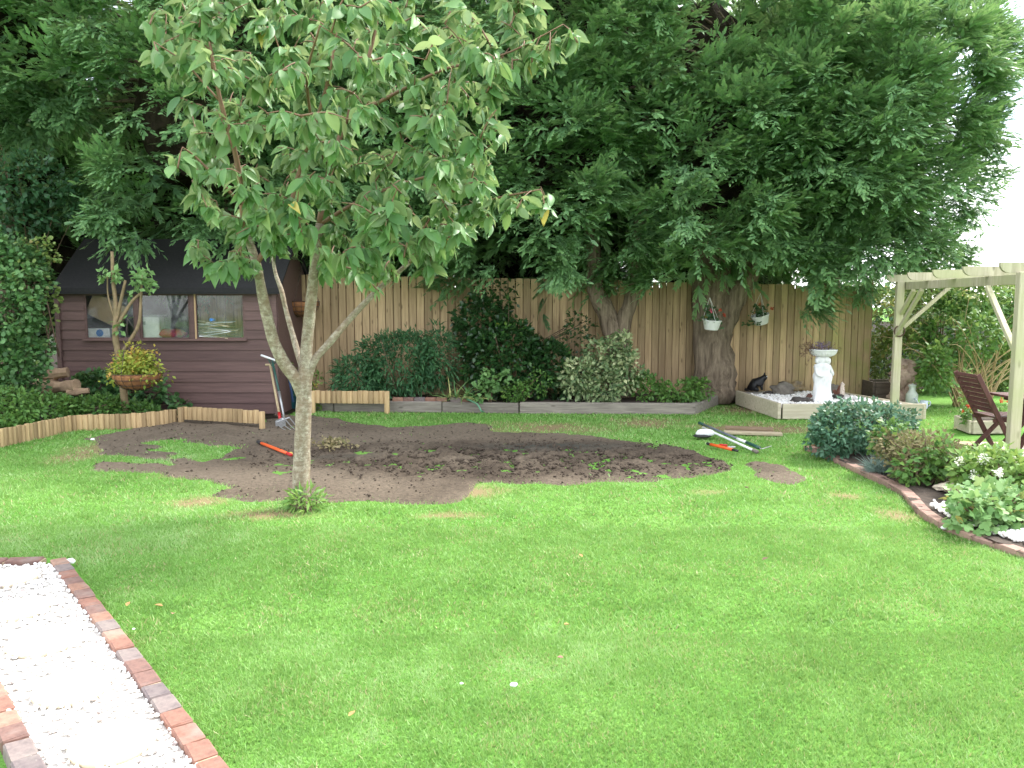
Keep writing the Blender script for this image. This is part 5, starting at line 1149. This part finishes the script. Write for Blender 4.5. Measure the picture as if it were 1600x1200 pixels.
brace(P1 + rd * .05 + Vector((0, 0, 1.33)), P1 + rd * .72 + Vector((0, 0, ZB - .02))); brace(P2 + bd * .05 + Vector((0, 0, 1.2)), P2 + bd * .85 + Vector((0, 0, ZB - .13)) + rd * .03); brace(P3 - rd * .05 + Vector((0, 0, 1.35)), P3 - rd * .72 + Vector((0, 0, ZB - .02)))
brace(P2 + rd * .05 + Vector((0, 0, 1.35)), P2 + rd * .72 + Vector((0, 0, ZB - .02)))
m_iron = plain('rusty_iron', (0.12, 0.07, 0.05), (0.06, 0.04, 0.03), .7, 30, metal=.5)
c_ = P1 - bd * .068 + Vector((0, 0, 1.30)); pts = [c_ + rd * (.068 * math.cos(a_)) + Vector((0, 0, .075 * math.sin(a_))) for a_ in np.linspace(math.pi * .62, math.pi * 2.38, 14)]
solo('horseshoe', MB().tube(pts, .010, 7, 2).mesh('horseshoe', True), m_iron, 'rusty horseshoe nailed to the far pergola post', 'horseshoe')

# ------------------------------------------------------------------ patio, chair, table, planter
m_slab = plain('pale_slab', (0.52, 0.45, 0.35), (0.40, 0.34, 0.27), .9, 12, bmp=.3, rnd=.1)
patio = struct('patio', MB().add([(x_, y_, .003) for x_, y_ in PATIO], [tuple(range(len(PATIO)))[::-1]]), m_mortar)
sm = [MB().box((0, 0, 0), (.44, .44, .04), ch=.008).mesh('slab'), MB().box((0, 0, 0), (.435, .44, .04), ch=.008).mesh('slab')]
for i in range(9):
    for j in range(9):
        c_ = Vector((4.95, 6.6, 0)) + Vector((math.cos(-.12), math.sin(-.12), 0)) * (.46 * i) + Vector((-math.sin(-.12), math.cos(-.12), 0)) * (.46 * j)
        if in_poly(np.array([c_.x]), np.array([c_.y]), PATIO)[0]: part('slab', sm[(i + j) % 2], m_slab, patio, Matrix.Translation((c_.x, c_.y, .006 + .003 * ((i * 7 + j * 3) % 3))) @ Matrix.Rotation(-.12, 4, 'Z'))
m_teak = woodm('dark_stained_teak', (0.115, 0.052, 0.042), (0.065, 0.03, 0.026), 'Z', .1, .55, False)
cp = Vector((5.22, 8.55, .02)); CM = Matrix.Translation(cp) @ Matrix.Rotation(R(-2), 4, 'Z')
chair = thing('folding_chair', 'dark brown slatted wooden folding garden chair on the patio', 'chair', cp)
tf = lambda *p_: CM @ Vector(p_)
cz = Matrix.Rotation(R(-2), 3, 'Z')
def cbeam(nm, a, b_, w, h, up=(0, 0, 1)): part(nm, MB().beam(tf(*a), tf(*b_), w, h, .004, up=cz @ Vector(up)), m_teak, chair)
for s_ in (-1, 1):
    cbeam('stile', (-.34, s_ * .225, .93), (.16, s_ * .225, .0), .026, .05, (1, 0, 0)); cbeam('leg', (-.20, s_ * .19, .0), (.20, s_ * .19, .44), .026, .045, (1, 0, 0)); cbeam('seat_rail', (-.14, s_ * .20, .44), (.26, s_ * .20, .46), .026, .04)
for k in range(8):
    z_ = .905 - k * .052; x_ = -.34 + (.93 - z_) * (.5 / .93); cbeam('back_slat', (x_, -.21, z_), (x_, .21, z_), .018, .043, (.47, 0, .88))
for k in range(6): cbeam('seat_slat', (-.10 + k * .065, -.22, .475), (-.10 + k * .065, .22, .475), .055, .016)
cbeam('stretcher', (-.17, -.19, .03), (-.17, .19, .03), .02, .03)
tc_ = Vector((5.86, 8.15, .02)); tab = thing('garden_table', 'dark brown wooden garden table partly hidden by the near pergola post', 'table', tc_)
for k in range(7): part('top_slat', MB().beam((5.10, 7.78 + k * .115, .735), (6.6, 7.78 + k * .115 - .02, .735), .105, .024, .004), m_teak, tab)
for x_ in (5.3, 6.4):
    part('leg', MB().beam((x_, 7.86, .72), (x_ + .02, 8.42, .02), .05, .05, .004, up=(1, 0, 0)), m_teak, tab); part('leg', MB().beam((x_ + .055, 8.42, .72), (x_ + .055, 7.86, .02), .05, .05, .004, up=(1, 0, 0)), m_teak, tab)
    part('apron', MB().beam((x_ - .055, 7.82, .70), (x_ - .055, 8.45, .70), .03, .05), m_teak, tab)
A_ = gr(1517, 678); 
pa, pb_, pc = gr(1491, 668), gr(1517, 678), gr(1580, 677)
pl = thing('wooden_planter', 'low square timber planter with red flowers behind the chair', 'planter', pb_)
pd = pa + (pc - pb_)
for a, b_ in ((pa, pb_), (pb_, pc), (pc, pd), (pd, pa)):
    d = (b_ - a).normalized(); part('plank', MB().beam(a + d * .02 + Vector((0, 0, .085)), b_ - d * .02 + Vector((0, 0, .085)), .035, .17, .004), m_rail, pl)
part('soil', MB().add([(q.x, q.y, .14) for q in (pa, pb_, pc, pd)], [(0, 1, 2, 3)]), m_earth, pl)
m_redfl = leafm('red_petal', [(0, (0.45, 0.02, 0.015)), (1, (0.75, 0.08, 0.03))], .5, .2, .3); m_pink = leafm('pink_petal', [(0, (0.5, 0.03, 0.08)), (1, (0.7, 0.15, 0.22))], .5, .2, .3); m_whfl = leafm('white_petal', [(0, (0.7, 0.7, 0.6)), (1, (0.85, 0.85, 0.8))], .5, .3, .3); m_yelfl = leafm('orange_yellow_leaf', [(0, (0.22, 0.26, 0.04)), (.5, (0.36, 0.30, 0.05)), (1, (0.50, 0.22, 0.06))], .5, .3, .3)
def bouquet(name, label, c, r, n, mat, L, flowers=(), shape=SL, per=7, group=None, tmu=.4):
    e = thing(name, label, 'plant', c, group); cc = np.array(c) + rng.normal(0, .5, (n, 3)) * np.array(r) + [0, 0, r[2] * .5]
    V, F, t = leafmass(cc, r[0] * .35, per, shape, L, tmu=tmu, tsd=.22); part('leaves', np_mesh('leaves', V, F, t), mat, e)
    for (off, m_, rr_) in flowers:
        V, F, t = leafmass(np.array([c]) + np.array([off]), rr_ * .7, 34, SL, (rr_ * .35, rr_ * .6), asp=1.6); part('flower', np_mesh('flower', V, F, t), m_, e)
    return e
q = at(1510, 655, pb_.y + .12)
bouquet('red_flower_plant', 'red and yellow bedding flowers left of the chair back', (q.x, q.y, .16), (.10, .10, .14), 22, m_fresh, (.04, .07), [((-.01, -.06, .2), m_redfl, .045), ((.05, -.04, .26), m_redfl, .04), ((-.05, 0, .12), m_redfl, .03), ((.03, -.07, .13), m_yelfl, .04), ((.0, -.05, .27), m_redfl, .03)])
q = at(1562, 645, pb_.y + .25)
bouquet('red_flower_plant', 'red bedding flowers between the chair and the near post', (q.x, q.y, .16), (.12, .10, .16), 22, m_fresh, (.04, .07), [((-.03, -.08, .26), m_redfl, .045), ((.05, -.08, .24), m_redfl, .04), ((.09, -.04, .2), m_whfl, .03)])
bouquet('bedding_plant', 'pale leafy plant at the back of the planter above the chair', (q.x - .25, q.y + .25, .16), (.16, .12, .35), 26, m_hedge, (.05, .08), [((.0, -.1, .1), m_whfl, .035)])
# white blooms on the shrubs
rr = random.Random(3)
for (px, py, Y, l, s_) in [(1375, 657, 8.5, 'single cream rose on the rounded blue-green shrub', .045), (1500, 722, 6.75, 'white flower head at the left of the hydrangea', .05), (1537, 718, 6.6, 'white flower head just below the near pergola post', .055), (1560, 738, 6.45, 'white flower head in the middle of the hydrangea', .045), (1522, 742, 6.6, 'lowest white flower head of the hydrangea', .045)]:
    p = at(px, py, Y); V, F, t = leafmass(np.array([p[:]]), s_ * .8, 60, SL, (s_ * .3, s_ * .5), asp=1.6); solo('white_flower', np_mesh('white_flower', V, F, t), m_whfl, l, 'flower', 'white blooms in the flower bed')
# churn, watering can, stump, box
m_mint = plain('pale_enamel', (0.55, 0.60, 0.54), (0.46, 0.51, 0.46), .45, 8, bmp=.05); m_galv = plain('pale_blue_enamel', (0.55, 0.62, 0.68), (0.46, 0.53, 0.6), .4, 8, bmp=.05)
p = gr(1424, 636); p = Vector((p.x, p.y, 0)); ch = thing('milk_churn', 'pale grey-green milk churn beside the driftwood stump', 'churn', p); z0 = .0
part('body', MB().lathe([(.001, 0), (.085, 0), (.092, .01), (.092, .2), (.09, .215), (.055, .265), (.05, .275), (.05, .33), (.066, .345), (.066, .355)], p, 24).mesh('body', 40), m_mint, ch)
part('lid', MB().lathe([(.06, .35), (.062, .362), (.03, .375), (.012, .378), (.012, .39), (.001, .392)], p, 20).mesh('lid', 40), m_mint, ch)
p = gr(1443, 638); p = Vector((p.x, p.y, 0)); wc = thing('watering_can', 'small pale blue watering can at the corner of the raised bed', 'watering can', p)
part('body', MB().lathe([(.001, 0), (.06, 0), (.062, .12), (.055, .13), (.045, .13)], p, 20).mesh('body', 40), m_galv, wc)
part('spout', MB().tube([p + Vector((-.05, 0, .03)), p + Vector((-.10, 0, .10)), p + Vector((-.135, 0, .15))], [.014, .011, .01], 8, 3).mesh('spout', True), m_galv, wc)
part('rose', MB().lathe([(.010, 0), (.026, .028), (.001, .031)], p + Vector((-.132, 0, .143)), 12, rot=Euler((0, -.75, 0)).to_matrix()).mesh('rose', 40), m_galv, wc)
part('handle', MB().tube([p + Vector((.055, 0, .115)), p + Vector((.105, 0, .105)), p + Vector((.1, 0, .05)), p + Vector((.058, 0, .03))], .008, 6, 4).mesh('handle', True), m_galv, wc)
m_drift = plain('driftwood', (0.55, 0.42, 0.33), (0.20, 0.125, 0.10), .9, 7, bmp=.8, dist=.03, stretch=(1, 1, .5))
p = gr(1412, 632); p = Vector((p.x + .02, 13.45, 0))
mb = MB(); 
def knob(an, z, i): return 1.05 + .5 * mnoise.noise(Vector((math.cos(an) * 1.6, math.sin(an) * 1.6, z * 7))) + .35 * mnoise.noise(Vector((math.cos(an) * 4, math.sin(an) * 4, z * 15)))
zz = np.linspace(0, .76, 34); rr_ = np.interp(zz, [0, .1, .25, .4, .55, .64, .72, .76], [.17, .17, .15, .155, .17, .18, .14, .05])
mb.lathe(list(zip(rr_, zz)), p, 44, lambda an, z, i: 1.05 + .5 * mnoise.noise(Vector((math.cos(an) * 1.6, math.sin(an) * 1.6, z * 6))) + .45 * mnoise.noise(Vector((math.cos(an) * 4, math.sin(an) * 4, z * 14))) + .2 * mnoise.noise(Vector((math.cos(an) * 9, math.sin(an) * 9, z * 34))))
solo('driftwood_stump', mb.mesh('stump', 60), m_drift, 'gnarled pale driftwood stump behind the far pergola post', 'stump')
m_dbox = woodm('dark_old_wood', (0.13, 0.10, 0.08), (0.07, 0.055, 0.045), 'X', .1)
p = gr(1372, 622); e = thing('timber_box', 'low dark wooden box at the end of the fence', 'box', (p.x, 13.9, 0))
for k in range(3): part('plank', MB().box((6.55, 13.8, .06 + .11 * k), (.5, .05, .105), ch=.005), m_dbox, e)
part('side', MB().box((6.28, 14.05, .165), (.04, .5, .33), ch=.005), m_dbox, e); part('back', MB().box((6.57, 14.3, .165), (.5, .04, .33), ch=.005), m_dbox, e)
p = gr(1282, 702); solo('timber_offcut', MB().box((p.x, p.y + .05, .07), (.17, .06, .15), Matrix.Rotation(-.2, 3, 'Z'), .006), woodm('orange_offcut', (0.33, 0.19, 0.09), (0.22, 0.12, 0.06), 'X', .05), 'short orange-brown timber offcut at the head of the brick edging', 'timber')
p = at(1495, 755, 7.0)
solo('flat_stone', MB().rock((3.95, 7.0, .06), (.35, .25, .09), 4, 3, .3).mesh('stone', 50), m_slab, 'pale flat stone at the back of the flower bed', 'stone')

# ------------------------------------------------------------------ hanging pots and baskets
m_pot = plain('white_plastic', (0.78, 0.78, 0.76), (0.70, 0.70, 0.69), .4, 5, bmp=0)
def pot(label, px, py, Y, tilt, flowers, plabel, R_=.15):
    c = at(px, py, Y); rot = Euler((0.1, tilt, .2)).to_matrix(); h = .16
    e = thing('hanging_pot', label, 'pot', c, 'white hanging pots')
    part('pot', MB().lathe([(.001, 0), (R_ * .70, 0), (R_ * .74, .01), (R_ * .97, h - .015), (R_ * 1.03, h - .015), (R_ * 1.03, h), (R_ * .94, h), (R_ * .9, h - .03), (.001, h - .03)], c, 40, lambda an, z, i: 1 + (.02 * math.cos(20 * an) if 1 < i < 4 else 0), rot).mesh('pot', 40), m_pot, e)
    hk = c + Vector((-.02, .05, .52))
    for a_ in (0.4, 2.5, 4.6): part('hanger_wire', MB().tube([c + rot @ Vector((R_ * math.cos(a_), R_ * math.sin(a_), h)), hk], .0035, 5, 1), m_pot, e)
    t_ = c + rot @ Vector((0, 0, h - .02))
    bouquet('potted_geranium', plabel, t_[:], (.14, .12, .13), 26, m_dkgreen, (.04, .065), flowers, IV, 6, 'geraniums in the white pots', .6)
pot('white pot hanging on the conifer trunk', 1111, 515, 13.1, .05, [((-.05, -.12, .17), m_pink, .04), ((.1, -.1, .18), m_redfl, .035), ((.17, -.08, .1), m_redfl, .04), ((-.12, -.1, .08), m_yelfl, .03)], 'green trailing geranium in the pot on the trunk')
pot('white pot hanging askew on the fence right of the trunk', 1190, 506, 13.7, -.28, [((.17, -.08, .13), m_redfl, .042), ((-.04, -.08, .2), m_redfl, .028)], 'green trailing geranium in the pot on the fence')
c_ = at(1163, 505, 13.6); V, F, t = leafmass(np.array([[c_.x + .035 * k, c_.y, c_.z + .01 * (k % 2)] for k in range(9)]), .03, 4, IV, (.04, .06)); solo('trailing_shoot', np_mesh('shoot', V, F, t), m_dkgreen, 'thin leafy shoot trailing left from the pot on the fence', 'plant')
m_coir = plain('coir_liner', (0.34, 0.155, 0.065), (0.19, 0.08, 0.04), .95, 14, bmp=.6, dist=.015); m_wire = plain('dark_wire', (0.05, 0.035, 0.03), None, .6, 10, bmp=0)
def basket(label, c, R_, dep, hook, plant=None):
    e = thing('hanging_basket', label, 'basket', c - Vector((0, 0, dep)), 'coir hanging baskets')
    pr = [(R_ * math.sin(a_), -dep * math.cos(a_)) for a_ in np.linspace(.02, math.pi / 2, 9)] + [(R_ * .92, -.004), (R_ * .8, -.03), (.01, -.03)]
    cells = lambda an, z, i: 1 + .045 * math.cos(16 * an) * (1 if i % 2 else -.3)
    part('liner', MB().lathe(pr, c, 48, cells).mesh('liner', True), m_coir, e)
    for a_ in (math.pi / 2, 1.22, .85, .5):
        r_ = R_ * math.sin(a_) * 1.035; z_ = -dep * math.cos(a_); part('wire_hoop', MB().tube([c + Vector((r_ * math.cos(t_), r_ * math.sin(t_), z_)) for t_ in np.linspace(0, 2 * math.pi, 25)], .0045, 5, 1), m_wire, e)
    for k in range(16): part('wire_rib', MB().tube([c + Vector((R_ * 1.05 * math.sin(a_) * math.cos(k * math.pi / 8 + .2), R_ * 1.05 * math.sin(a_) * math.sin(k * math.pi / 8 + .2), -dep * 1.03 * math.cos(a_))) for a_ in np.linspace(.25, math.pi / 2, 6)], .0035, 4, 1), m_wire, e)
    for k in range(3): part('chain', MB().tube([c + Vector((R_ * math.cos(k * 2.1 + .3), R_ * math.sin(k * 2.1 + .3), 0)), hook], .004, 4, 1), m_wire, e)
    return e
c_ = at(214, 583, 10.95); basket('large coir basket of yellow-green plants hanging before the shed', c_, .315, .235, c_ + Vector((-.15, .12, .75)))
bouquet('basket_plant', 'yellow-green and orange foliage filling the large hanging basket', (c_.x, c_.y, c_.z - .02), (.32, .24, .15), 230, leafm('chartreuse_leaf', [(0, (0.13, 0.22, 0.03)), (.5, (0.27, 0.34, 0.05)), (.75, (0.42, 0.38, 0.07)), (1, (0.50, 0.22, 0.07))], .5, .3, .3), (.045, .075), (), SL, 8, tmu=.48)
bouquet('basket_plant', 'taller yellow-green tuft in the middle of the large hanging basket', (c_.x + .02, c_.y + .02, c_.z + .1), (.17, .15, .17), 80, m_yelfl, (.04, .065), (), SL, 7)
c_ = at(472, 471, 13.15); basket('empty reddish coir basket hanging on the fence beside the shed', c_, .27, .25, c_ + Vector((0, .1, .62)))

# pruned tree that carries the basket
m_ptree = plain('mossy_bark', (0.27, 0.19, 0.115), (0.15, 0.115, 0.06), .9, 12, coord='World', bmp=.6, dist=.01)
pt = thing('pruned_tree', 'small hard-pruned tree with cut stubs in front of the shed', 'tree', gr(197, 662) * 1.0)
mb = MB(); Yp = 11.15
for pts, rad in [([(197, 655), (192, 600), (185, 555), (180, 520), (181, 480), (177, 440), (175, 393)], [.055, .05, .046, .04, .03, .026, .022]), ([(187, 558), (203, 532), (217, 506), (220, 470), (222, 430)], [.03, .026, .023, .018, .012]), ([(181, 505), (190, 465), (196, 438)], [.026, .022, .019]), ([(184, 508), (204, 474), (219, 459)], [.024, .022, .02]), ([(180, 500), (169, 462), (168, 425)], [.014, .011, .008])]:
    mb.tube([at(a, b_, Yp) for a, b_ in pts], rad, 10, 5, lump=.15, lf=12)
part('trunk', mb.mesh('trunk', True), m_ptree, pt)
cc = np.vstack([np.array(at(223, 440, Yp)) + rng.normal(0, 1, (26, 3)) * [.12, .08, .11], np.array(at(162, 430, Yp)) + rng.normal(0, 1, (5, 3)) * [.04, .04, .03], np.array(at(181, 432, Yp)) + rng.normal(0, 1, (5, 3)) * [.03, .04, .05], np.array(at(186, 508, Yp - .05)) + rng.normal(0, 1, (3, 3)) * [.04, .03, .06]])
V, F, t = leafmass(cc, .06, 5, SL, (.07, .12), tmu=.6); part('foliage', np_mesh('foliage', V, F, t), m_gerl, pt)
# firewood
m_fire = plain('split_log', (0.48, 0.34, 0.22), (0.26, 0.17, 0.11), .9, 9, bmp=.5, dist=.01)
for (px, py, Y, L, r_, a_, l) in [(85, 606, 11.75, .42, .10, .2, 'split log at the bottom of the woodpile'), (105, 604, 11.65, .34, .09, -.5, 'pale log at the right of the woodpile'), (86, 584, 11.8, .36, .085, .35, 'topmost pale log of the woodpile'), (72, 598, 11.8, .3, .08, -.1, 'log at the left of the woodpile'), (122, 612, 11.6, .3, .05, .4, 'thin log lying in front of the woodpile')]:
    p = at(px, py, Y); d = Vector((math.cos(a_), math.sin(a_) * .5, .08)).normalized() * L / 2
    solo('firewood_log', MB().tube([p - d, p, p + d], [r_, r_ * 1.05, r_ * .95], 9, 2, lump=.3, lf=7).mesh('log', 40), m_fire, l, 'log', 'firewood beside the shed')

# ------------------------------------------------------------------ tools, tub, planks, clippings
m_steel = plain('worn_steel', (0.55, 0.56, 0.57), (0.4, 0.4, 0.41), .4, 14, metal=.8, bmp=.1); m_dgreen = plain('dark_green_paint', (0.02, 0.075, 0.06), None, .4, 8, bmp=0); m_ash = woodm('ash_handle', (0.45, 0.36, 0.22), (0.3, 0.23, 0.14), 'Z', .05, knots=False); m_orange = plain('orange_plastic', (0.72, 0.11, 0.025), (0.6, 0.09, 0.02), .4, 8, bmp=0); m_redp = plain('red_plastic', (0.5, 0.02, 0.02), None, .4, 8, bmp=0); m_gripb = plain('black_rubber', (0.02, 0.02, 0.022), None, .6, 8, bmp=0); m_whpl = plain('white_tool_plastic', (0.75, 0.76, 0.77), None, .35, 8, bmp=0)
fk = thing('garden_fork', 'garden fork with green shaft leaning on the shed corner', 'fork', gr(458, 672))
fk_foot = gr(458, 673); F0 = at(425, 562, 11.7); F1 = at(436, 612, 11.25); F2 = at(443, 648, 10.95)
part('shaft', MB().tube([F0, F1], .016, 10, 2).mesh('s', True), m_dgreen, fk); part('socket', MB().tube([F1, F2, at(441, 655, 10.85)], [.019, .015, .012], 10, 3).mesh('s', True), m_steel, fk)
part('grip', MB().tube([at(408, 555, 11.72), at(430, 563, 11.68)], .016, 10, 2).mesh('g', True), m_whpl, fk)
for s_ in (-1, 1): part('yoke', MB().tube([F0 + Vector((s_ * .06, 0, .0 - s_ * .02)), F0 - Vector((0, 0, .1))], .009, 6, 2), m_dgreen, fk)
hb = at(442, 656, 10.83); sd = Vector((.085, .02, .03))
part('head_bar', MB().tube([hb - sd, hb + sd], .009, 8, 2), m_steel, fk)
for k in range(4):
    a_ = hb + sd * (-1 + k * .667); part('tine', MB().tube([a_, a_.lerp(fk_foot + sd * (-.9 + k * .6), .5) + Vector((0, -.015, .0)), fk_foot + sd * (-.9 + k * .6) * Vector((1, 1, 0)).length * .5 + Vector((0, 0, .012))], [.008, .007, .004], 6, 3), m_steel, fk)
spd = thing('garden_spade', 'wooden-shafted spade with red collar behind the garden fork', 'spade', gr(438, 668))
Sb = gr(439, 668); S1 = at(436, 645, 11.15); S0 = at(422, 570, 11.85)
part('shaft', MB().tube([S0, S1], .017, 10, 2).mesh('s', True), m_ash, spd); part('collar', MB().tube([S1, at(437.5, 655, 11.05)], .022, 10, 2).mesh('s', True), m_redp, spd)
part('grip', MB().tube([S0 - Vector((.07, 0, 0)), S0 + Vector((.07, 0, 0))], .016, 10, 2).mesh('g', True), m_ash, spd)
part('blade', MB().beam(at(437.5, 654, 11.04), Sb, .15, .006, .002, up=(0, -1, .2)), m_steel, spd)
solo('blue_pole', MB().tube([at(432, 505, 12.6), at(444, 550, 12.5), at(458, 628, 12.35)], .018, 8, 2).mesh('p', True), plain('blue_paint', (0.04, 0.07, 0.16), None, .35, 8, bmp=0), 'dark blue pole leaning beside the shed behind the cherry', 'pole')
e = thing('hand_shears', 'small red-handled shears hanging on the fence in the fork of the cherry', 'shears', at(462, 580, 13.25))
for s_ in (-1, 1): part('handle', MB().tube([at(462 + s_ * 3, 564, 13.28), at(462 + s_ * 1, 571, 13.28)], .013, 7, 2), m_redp, e)
part('blade', MB().tube([at(462, 570, 13.28), at(463, 580, 13.28)], [.012, .004], 6, 2), m_steel, e)
p = gr(450, 638); tub = solo('plant_tub', MB().lathe([(.001, 0), (.15, 0), (.16, .02), (.21, .3), (.23, .31), (.23, .34), (.205, .34), (.19, .31), (.001, .31)], p, 28).mesh('tub', 40), plain('teal_glaze', (0.02, 0.085, 0.095), (0.015, 0.06, 0.07), .35, 8, bmp=0), 'dark teal plant tub between the shed and the cherry trunk', 'tub')
bouquet('tub_flowers', 'yellow-green flowering plant in the dark teal tub', (p.x, p.y, .33), (.24, .18, .3), 60, m_hedge, (.05, .08), [((-.12, -.1, .3), m_whfl, .03), ((-.05, -.12, .16), m_yelfl, .04), ((-.16, -.1, .12), m_yelfl, .03)])
p = gr(505, 634); bouquet('bed_flower_plant', 'yellow-orange flowering plant behind the small log panel', (p.x - .02, 12.6, .12), (.14, .1, .4), 36, m_hedge, (.05, .08), [((.06, -.08, .3), m_yelfl, .045), ((.0, -.08, .2), m_yelfl, .04)])
def rod(nm, label, segs, cat='tool', grp=None):
    e = thing(nm, label, cat, segs[0][0][0], grp)
    for (pts, rad, m_, pn) in segs: part(pn, MB().tube(pts, rad, 10, 3).mesh('t', True), m_, e)
    return e
U = Vector((0, 0, .03))
a, b_ = gr(403, 694) + U, gr(455, 715) + U; lp = lambda t_: a.lerp(b_, t_)
rod('orange_tool', 'orange-handled tool lying on the soil left of the cherry trunk', [([lp(0), lp(.12)], .021, m_gripb, 'grip'), ([lp(.12), lp(.9)], .018, m_orange, 'handle'), ([lp(.9), lp(1)], .019, m_redp, 'end_cap')])
solo('yellow_offcut', MB().rock(gr(454, 713) + Vector((0, 0, .025)), (.06, .05, .05), 2, 2, .3).mesh('o', True), plain('yellow_stone', (.5, .36, .08), None, .7, 9), 'small yellow lump beside the orange tool at the trunk', 'stone')
a, b_ = gr(1105, 697) + U, gr(1150, 708) + U
rod('orange_tool', 'orange tool with black ends lying on the lawn below the white-headed tool', [([lp(0), lp(.12)], .018, m_gripb, 'grip'), ([lp(.12), lp(.88)], .018, m_orange, 'handle'), ([lp(.88), lp(1.05)], .014, m_gripb, 'end_cap')])
a, b_ = gr(1098, 677) + U * 2.5, gr(1180, 709) + U
e = rod('long_handled_tool', 'white-headed long-handled tool with steel shaft lying on the lawn', [([lp(0), lp(1)], .014, m_whpl, 'shaft'), ([lp(.97), lp(1.03)], .022, m_rock, 'soil_clump')])
hp = gr(1102, 684); part('head', MB().rock((hp.x, hp.y, .06), (.25, .13, .11), 3, 3, .12).mesh('h', True), m_whpl, e); part('guard', MB().rock((hp.x - .04, hp.y - .02, .028), (.24, .16, .05), 5, 2, .1).mesh('h', True), m_gripb, e)
a, b_ = gr(1094, 674) + U * 3.6, gr(1190, 707) + U * 1.4
rod('long_handled_rake', 'dark green shafted tool lying beside the white-headed tool', [([lp(-.02), lp(.06)], .02, m_dgreen, 'end_cap'), ([lp(.06), lp(.64)], .015, plain('grey_shaft', (.12, .14, .17), None, .4, 8, bmp=0), 'shaft'), ([lp(.64), lp(.78)], .018, m_whpl, 'sleeve'), ([lp(.78), lp(.97)], .02, m_dgreen, 'grip'), ([lp(.97), lp(1.0), gr(1205, 701) + U], .006, m_steel, 'wire')])
e = thing('hand_trowel', 'small red and white hand tool on the lawn beside the orange tool', 'tool', gr(1135, 700)); a, b_ = gr(1124, 699) + U, gr(1136, 700) + U
part('handle', MB().tube([a, b_], .014, 8, 2).mesh('h', True), m_redp, e); part('blade', MB().rock(gr(1143, 701) + Vector((0, 0, .02)), (.11, .06, .025), 2, 2, .1).mesh('h', True), m_steel, e)
m_plank = woodm('weathered_plank', (0.50, 0.43, 0.30), (0.33, 0.26, 0.18), 'X', .12)
for (a, b_, w, l, m_) in [((1131, 678), (1222, 681), .13, 'pale weathered plank lying on the lawn nearest the tools', m_plank), ((1133, 671), (1208, 674), .2, 'brown weathered plank lying behind the pale plank on the lawn', woodm('brown_plank', (.27, .19, .125), (.17, .115, .075), 'X', .1))]:
    solo('plank', MB().beam(gr(*a) + Vector((0, 0, .022)), gr(*b_) + Vector((0, 0, .022)), w, .035, .005), m_, l, 'plank')
# heap of clippings
p = gr(516, 703); cl = thing('clippings_heap', 'small heap of brown leaves and clippings on the soil right of the cherry trunk', 'heap', p)
part('mound', MB().rock((p.x, p.y + .08, .0), (.52, .36, .14), 6, 3, .3).mesh('m', True), m_soil, cl)
cc = np.stack([rng.normal(p.x, .12, 60), rng.normal(p.y + .05, .09, 60), rng.uniform(.03, .085, 60)], 1); V, F, t = leafmass(cc, .05, 6, SL, (.03, .07), tmu=.6, tsd=.3); part('leaves', np_mesh('leaves', V, F, t), m_dry, cl)
# green hose
solo('hose', MB().tube([at(730, 624, 12.35), at(745, 631, 12.28), at(752, 642, 12.22), gr(755, 645) + Vector((0, 0, .02))], .014, 8, 4).mesh('hose', True), plain('green_hose', (.10, .26, .15), None, .4, 8, bmp=0), 'pale green hose drooping over the grey sleeper', 'hose')
# litter on the lawn
m_litter = [plain('fallen_tan', (.42, .24, .09), (.3, .15, .06), .8, 30), plain('fallen_pink', (.40, .2, .16), None, .8, 30), plain('fallen_brown', (.12, .07, .045), None, .8, 30)]
def flat_leaf(p, L, an, mat, label, seed):
    V_, F_ = leaf_shape(4, .3, 1.2, .18, -.25); c, s_ = math.cos(an), math.sin(an); V2 = np.stack([(V_[:, 0] * c - V_[:, 1] * s_) * L + p.x, (V_[:, 0] * s_ + V_[:, 1] * c) * L + p.y, V_[:, 2] * L + p.z + .03], 1)
    solo('fallen_leaf', np_mesh('leaf', V2, F_, smooth=True), mat, label, 'leaf', 'fallen leaves on the lawn')
for i, (px, py, L, k, l) in enumerate([(198, 955, .05, 0, 'orange fallen leaf on the lawn near the path edging'), (255, 955, .055, 0, 'tan curled leaf on the lawn right of the path'), (272, 966, .05, 1, 'pinkish fallen leaf beside the tan curled leaf'), (1191, 882, .06, 2, 'dark brown fallen leaf on the right half of the lawn'), (910, 877, .05, 0, 'small reddish leaf in the middle of the lawn'), (890, 984, .05, 0, 'tan fallen leaf low in the middle of the lawn'), (870, 1036, .05, 1, 'pinkish leaf above the white pebble on the lawn'), (545, 1130, .045, 0, 'tan leaf near the bottom of the lawn'), (1170, 768, .06, 2, 'dark brown leaf on the lawn below the bare patch'), (1385, 778, .06, 0, 'ochre leaf on the lawn beside the brick edging')]):
    flat_leaf(gr(px, py), L * .8, i * 1.7, m_litter[k], l, i)
for i, (px, py, s_, l) in enumerate([(803, 1077, .026, 'white pebble low in the middle of the lawn'), (721, 1075, .013, 'tiny white pebble left of the larger one on the lawn'), (110, 882, .05, 'white stone at the corner of the path bricks'), (1475, 829, .04, 'white pebble on the lawn beside the right brick edging'), (209, 989, .012, 'tiny white pebble beside the path bricks'), (145, 689, .04, 'white stone at the left end of the bare soil')]):
    p = gr(px, py); solo('pebble', MB().rock((p.x, p.y, .022), (s_ * 1.4, s_, s_ * .7), i, 2, .3).mesh('p', True), m_stone_w, l, 'pebble', 'white pebbles on lawn and soil')
